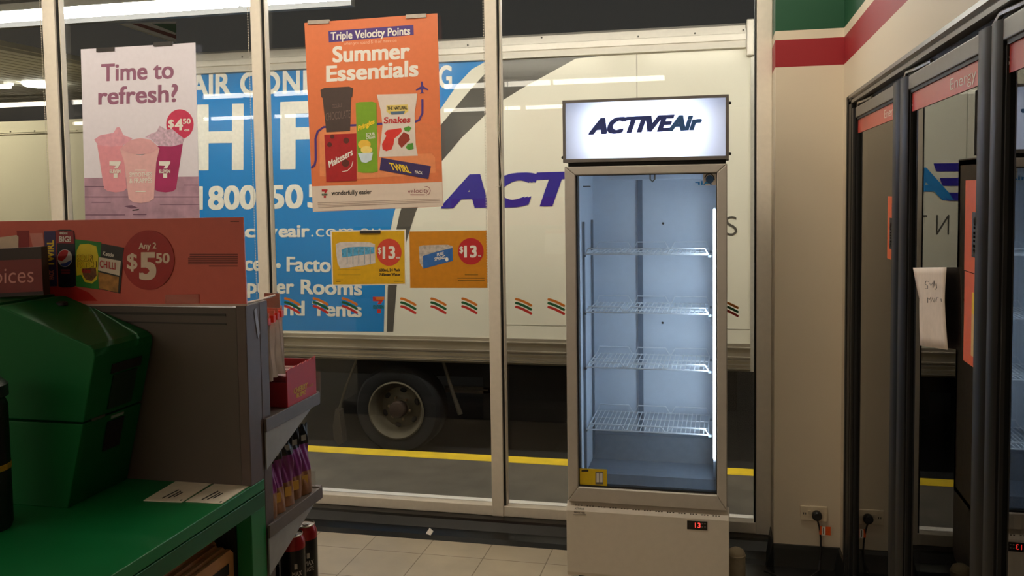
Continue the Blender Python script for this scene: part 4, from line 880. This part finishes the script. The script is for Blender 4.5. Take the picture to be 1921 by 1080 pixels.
# hanging bags
foil = mat('foil_bag', (238, 226, 222), .4, .0, .15, 18); bred = mat('bag_header_red', (226, 62, 40), .45)
def hang_bag(y, dz, dx, label, sw):
    r = thing('hanging_bag', (-1.09+dx, y, 1.10+dz), label, 'bag', 'bags hanging on the shelf hook')
    x0, x1, z0, z1 = -1.16+dx, -1.022+dx, 1.115+dz, 1.262+dz
    def f(side):
        def g(u, v):
            x = x0+(x1-x0)*u; e = math.sin(math.pi*u)**.6*math.sin(math.pi*min(1, v*1.02+.0))**.5 if 0 < u < 1 and 0 < v < 1 else 0
            wob = .004*math.sin(9*v+sw)+.006*(1-v)*math.sin(5*u+sw) + .018*(1-v)**2
            return Vector((x+.006*(1-v)*math.sin(sw*3), y+side*(.003+.007*e)*(.5+.6*(1-v))+wob*.6, z0+(z1-z0)*v))
        return g
    b = B(); b.grid(f(-1), 10, 12); b.grid(f(1), 10, 12); bmesh.ops.remove_doubles(b.bm, verts=b.bm.verts, dist=.0005)
    obj('pouch', b, foil, r, smooth=True)
    obj('header', B().box(x0, x1, y-.004, y+.007, z1-.014, z1+.002), bred, r)
    obj('hang_tab', B().box(x0, x1, y-.0008, y+.0008, z1+.0025, z1+.014), mat('tab_pale_red', (226, 150, 128), .4), r)
    if sw == 0: obj('printed_lines', B().box(x1-.05, x1-.012, y-.0135, y-.0125, 1.225, 1.235).box(x1-.05, x1-.016, y-.0135, y-.0125, 1.20, 1.215).box(x1-.05, x1-.014, y-.0135, y-.0125, 1.17, 1.175), ink, r)
for k, (y, dz, px) in enumerate(((1.915,-.004,505),(1.938,0,515),(1.961,.003,522),(1.984,.006,530))):
    dx = onY(y)(px, 600).x+1.022
    hang_bag(y, dz, dx, ('pale foil bag hanging nearest the brown post, with black print', 'pale foil bag hanging second from the brown post', 'pale foil bag hanging third from the brown post', 'pale foil bag hanging nearest the window')[k], k*1.3)
# red carton of bars
cr = thing('bar_carton', (-1.10, 2.055, 1.035), 'red display carton of chocolate bars on the top shelf', 'carton')
cred = mat('carton_red', (186, 34, 44), .5)
x1, x0, ya, yb, zz = -1.018, -1.19, 1.976, 2.133, 1.036
top = [(ya, zz+.088)]
n = 12
for k in range(n): top += [(ya+(yb-ya)*(k+.5)/n, zz+.0905+.0025*(k % 2)), (ya+(yb-ya)*(k+1)/n, zz+.090+.008*(k+1)/n)]
obj('printed_side', B().prism([(ya, zz), (yb, zz)]+top[::-1], 'x', x1-.003, x1), cred, cr)
obj('end_panel', B().box(x0, x1-.003, ya, ya+.003, zz, zz+.06), mat('carton_dark_red', (150, 24, 34), .5), cr)
obj('base', B().box(x0, x1-.003, ya+.003, yb, zz, zz+.003).box(x0, x0+.003, ya+.003, yb, zz+.003, zz+.07).box(x0, x1-.003, yb-.003, yb, zz+.003, zz+.09), mat('carton_dark_red', (150,24,34), .5), cr)
obj('bar_code', B().box(x0+.02, x1-.06, ya-.0006, ya-.0001, zz+.015, zz+.045), mat('barcode_grey', (120, 100, 96), .6), cr)
Rr = onX(x1); RP = Print(cr, Rr, (1, 0, 0), .0006)
RP.text('CHERRY', (550.5,739), (576.5,726.5), 9.5, mat('carton_yellow', (222, 174, 40), .5), 1, bold=.032); RP.text('RIPE', (556,746), (573,738.5), 8, mat('carton_yellow', (222,174,40), .5), 1, bold=.032); RP.text('PACK', (579,726), (588,722), 4, mat('carton_gold', (200, 120, 40), .5), 1, bold=.03)
# bars in the carton, a few in view
for k in range(4):
    b = tag(obj('chocolate_bar', B().box(x0+.01, x1-.012, ya+.008+.034*k, ya+.036+.034*k, zz+.0035, zz+.075), mat('bar_wrap_%s' % 'abcd'[k], (120, 40+6*k, 50), .4), bev=.006), 'dark red wrapped chocolate bar standing in the red carton', 'chocolate bar', 'bars in the red carton')
# purple pouches
pblack = mat('pouch_black', (26, 24, 28), .3); ppur = mat('pouch_purple', (120, 44, 114), .35, noise=.1, scale=30); pbrown = mat('pouch_kraft', (152, 106, 74), .5, noise=.25, scale=30)
def pouch(y, x, label, tw):
    r = thing('snack_pouch', (x-.02, y, .788), label, 'pouch', 'snack pouches on the middle shelf')
    h = .175
    ca, sa = math.cos(math.radians(-28)), math.sin(math.radians(-28)); x -= .019
    def turn(dx, dy): return (x + dx*ca - dy*sa, y + dx*sa + dy*ca)
    def build(v0, v1, nv=7):
        b = B()
        for side in (-1, 1):
            def g(u, v):
                vv = v0+(v1-v0)*v; a = (u-.5)*2; t = .0015+.0135*(1-vv)**.7; wd = .0245-.002*vv
                bul = t*math.sqrt(max(0, 1-a*a)) + (0 if abs(a) == 1 else .0012*math.sin(8*a+17*vv+tw)*min(1, vv*3)*min(1, (1-vv)*4))
                px, py = turn(side*bul + .004*math.sin(6*vv+tw) + .003*math.sin(14*vv+3*a+tw)*vv, a*wd)
                return Vector((px, py, .7885+h*vv + (.004*math.sin(8*a+tw) if vv > .9 else 0)))
            b.grid(g, 26, nv*2)
        bmesh.ops.remove_doubles(b.bm, verts=b.bm.verts, dist=.0002); return b
    obj('lower_panel', build(0, .34), pbrown, r, smooth=True)
    obj('middle_panel', build(.34, .72), ppur, r, smooth=True); obj('upper_panel', build(.72, 1), pblack, r, smooth=True)
    def plate(name, a0, a1, z0, z1, off, m):
        pts = [Vector((*turn(off, a), z)) for a, z in ((a0, z0), (a1, z0), (a1, z1), (a0, z1))]
        obj(name, B().slab(pts, (-.001, 0, 0)), m, r)
    plate('window_print', -.012, .006, .815, .838, .0165, mat('pouch_gold', (208, 160, 70), .5))
    plate('badge', -.006, .008, .926, .940, .0115, mat('pouch_badge', (150, 146, 140), .4))
for k, y in enumerate((1.905, 1.950, 1.998, 2.044, 2.088)):
    pouch(y, -1.024-.003*(k % 2), ('purple and black snack pouch nearest the green counter', 'purple and black snack pouch second from the green counter', 'purple and black snack pouch in the middle of its row', 'purple and black snack pouch second from the window', 'purple and black snack pouch nearest the window')[k], k*1.7)
# drink cans
cblk = mat('can_black', (18, 17, 18), .28, .3); crd = mat('can_top_red', (150, 28, 30), .3, .3); calu = mat('can_lid', (176, 168, 160), .3, .8)
def can(x, y, label):
    r = thing('drink_can', (x, y, .53), label, 'can', 'tall cans on the low shelf')
    obj('body', B().lathe([(0, 0), (.025, 0), (.0325, .010), (.033, .02), (.033, .132), (.033, .134)], (x, y, .5305), 'z', 32), cblk, r, smooth=True)
    obj('shoulder', B().lathe([(.033, .134), (.033, .148), (.0315, .154), (.0275, .164), (.0268, .166)], (x, y, .5305), 'z', 32), crd, r, smooth=True)
    lid = obj('lid', B().lathe([(.0268, .166), (.0275, .169), (.0262, .170), (.025, .166), (0, .166)], (x, y, .5305), 'z', 32), calu, r, smooth=True)
    obj('ring_pull', B().lathe([(.004, .167), (.008, .1675), (.008, .169), (.004, .169)], (x+.004, y, .5305), 'z', 14), calu, lid)
    # white lettering wrapped on the can, facing the aisle
    for s, z, hh in (('MAX', .600, .012), ('TASTE', .585, .011)):
        me = text_mesh(s, .02); x0 = min(v.co.x for v in me.vertices); x1_ = max(v.co.x for v in me.vertices)
        for v in me.vertices:
            a = math.radians(-66+44*(v.co.x-x0)/(x1_-x0)); v.co = Vector((x+.0334*math.cos(a), y+.0334*math.sin(a), z+hh*v.co.y/CAP))
        link_mesh('lettering', me, mat('can_letter_white', (186, 180, 176), .5), r)
    obj('emblem', B().slab([(x+.0345*math.cos(a0), y+.0345*math.sin(a0), .626+dz) for a0, dz in ((-.95, -.007), (-.75, -.007), (-.75, .006), (-.95, .006))], (-.0015, .0005, 0)), mat('can_letter_white', (186,180,176), .5), r)
can(-1.054, 2.045, 'tall black can with red top, foremost on the low shelf')
can(-1.054, 2.113, 'tall black can with red top nearest the window on the low shelf')
can(-1.125, 2.110, 'tall black can with red top standing behind the other two')

# =================================================================== SMALL THINGS ON THE FLOOR
pp = B().slab([(-1.30, 3.80, .0145), (-1.275, 3.79, .013), (-1.27, 3.81, .020), (-1.29, 3.82, .030)], (0, .004, .004))
tag(obj('paper_scrap', pp, mat('scrap_white', (220, 212, 204), .6)), 'small white paper scrap lying on the black skirting', 'litter')
bt = thing('plastic_tub', (.052, 3.62, .0045), 'small pale rounded plastic tub on the floor right of the fridge', 'tub')
tb = mat('tub_beige', (176, 160, 132), .5)
obj('body', B().lathe([(0, 0), (.034, 0), (.036, .01), (.034, .10), (.028, .112), (.016, .119), (0, .12)], (.052, 3.62, .0045), 'z', 28), tb, bt, smooth=True)
obj('rim', B().lathe([(.0345, .086), (.0365, .088), (.0365, .094), (.034, .096)], (.052, 3.62, .0045), 'z', 28), tb, bt, smooth=True)
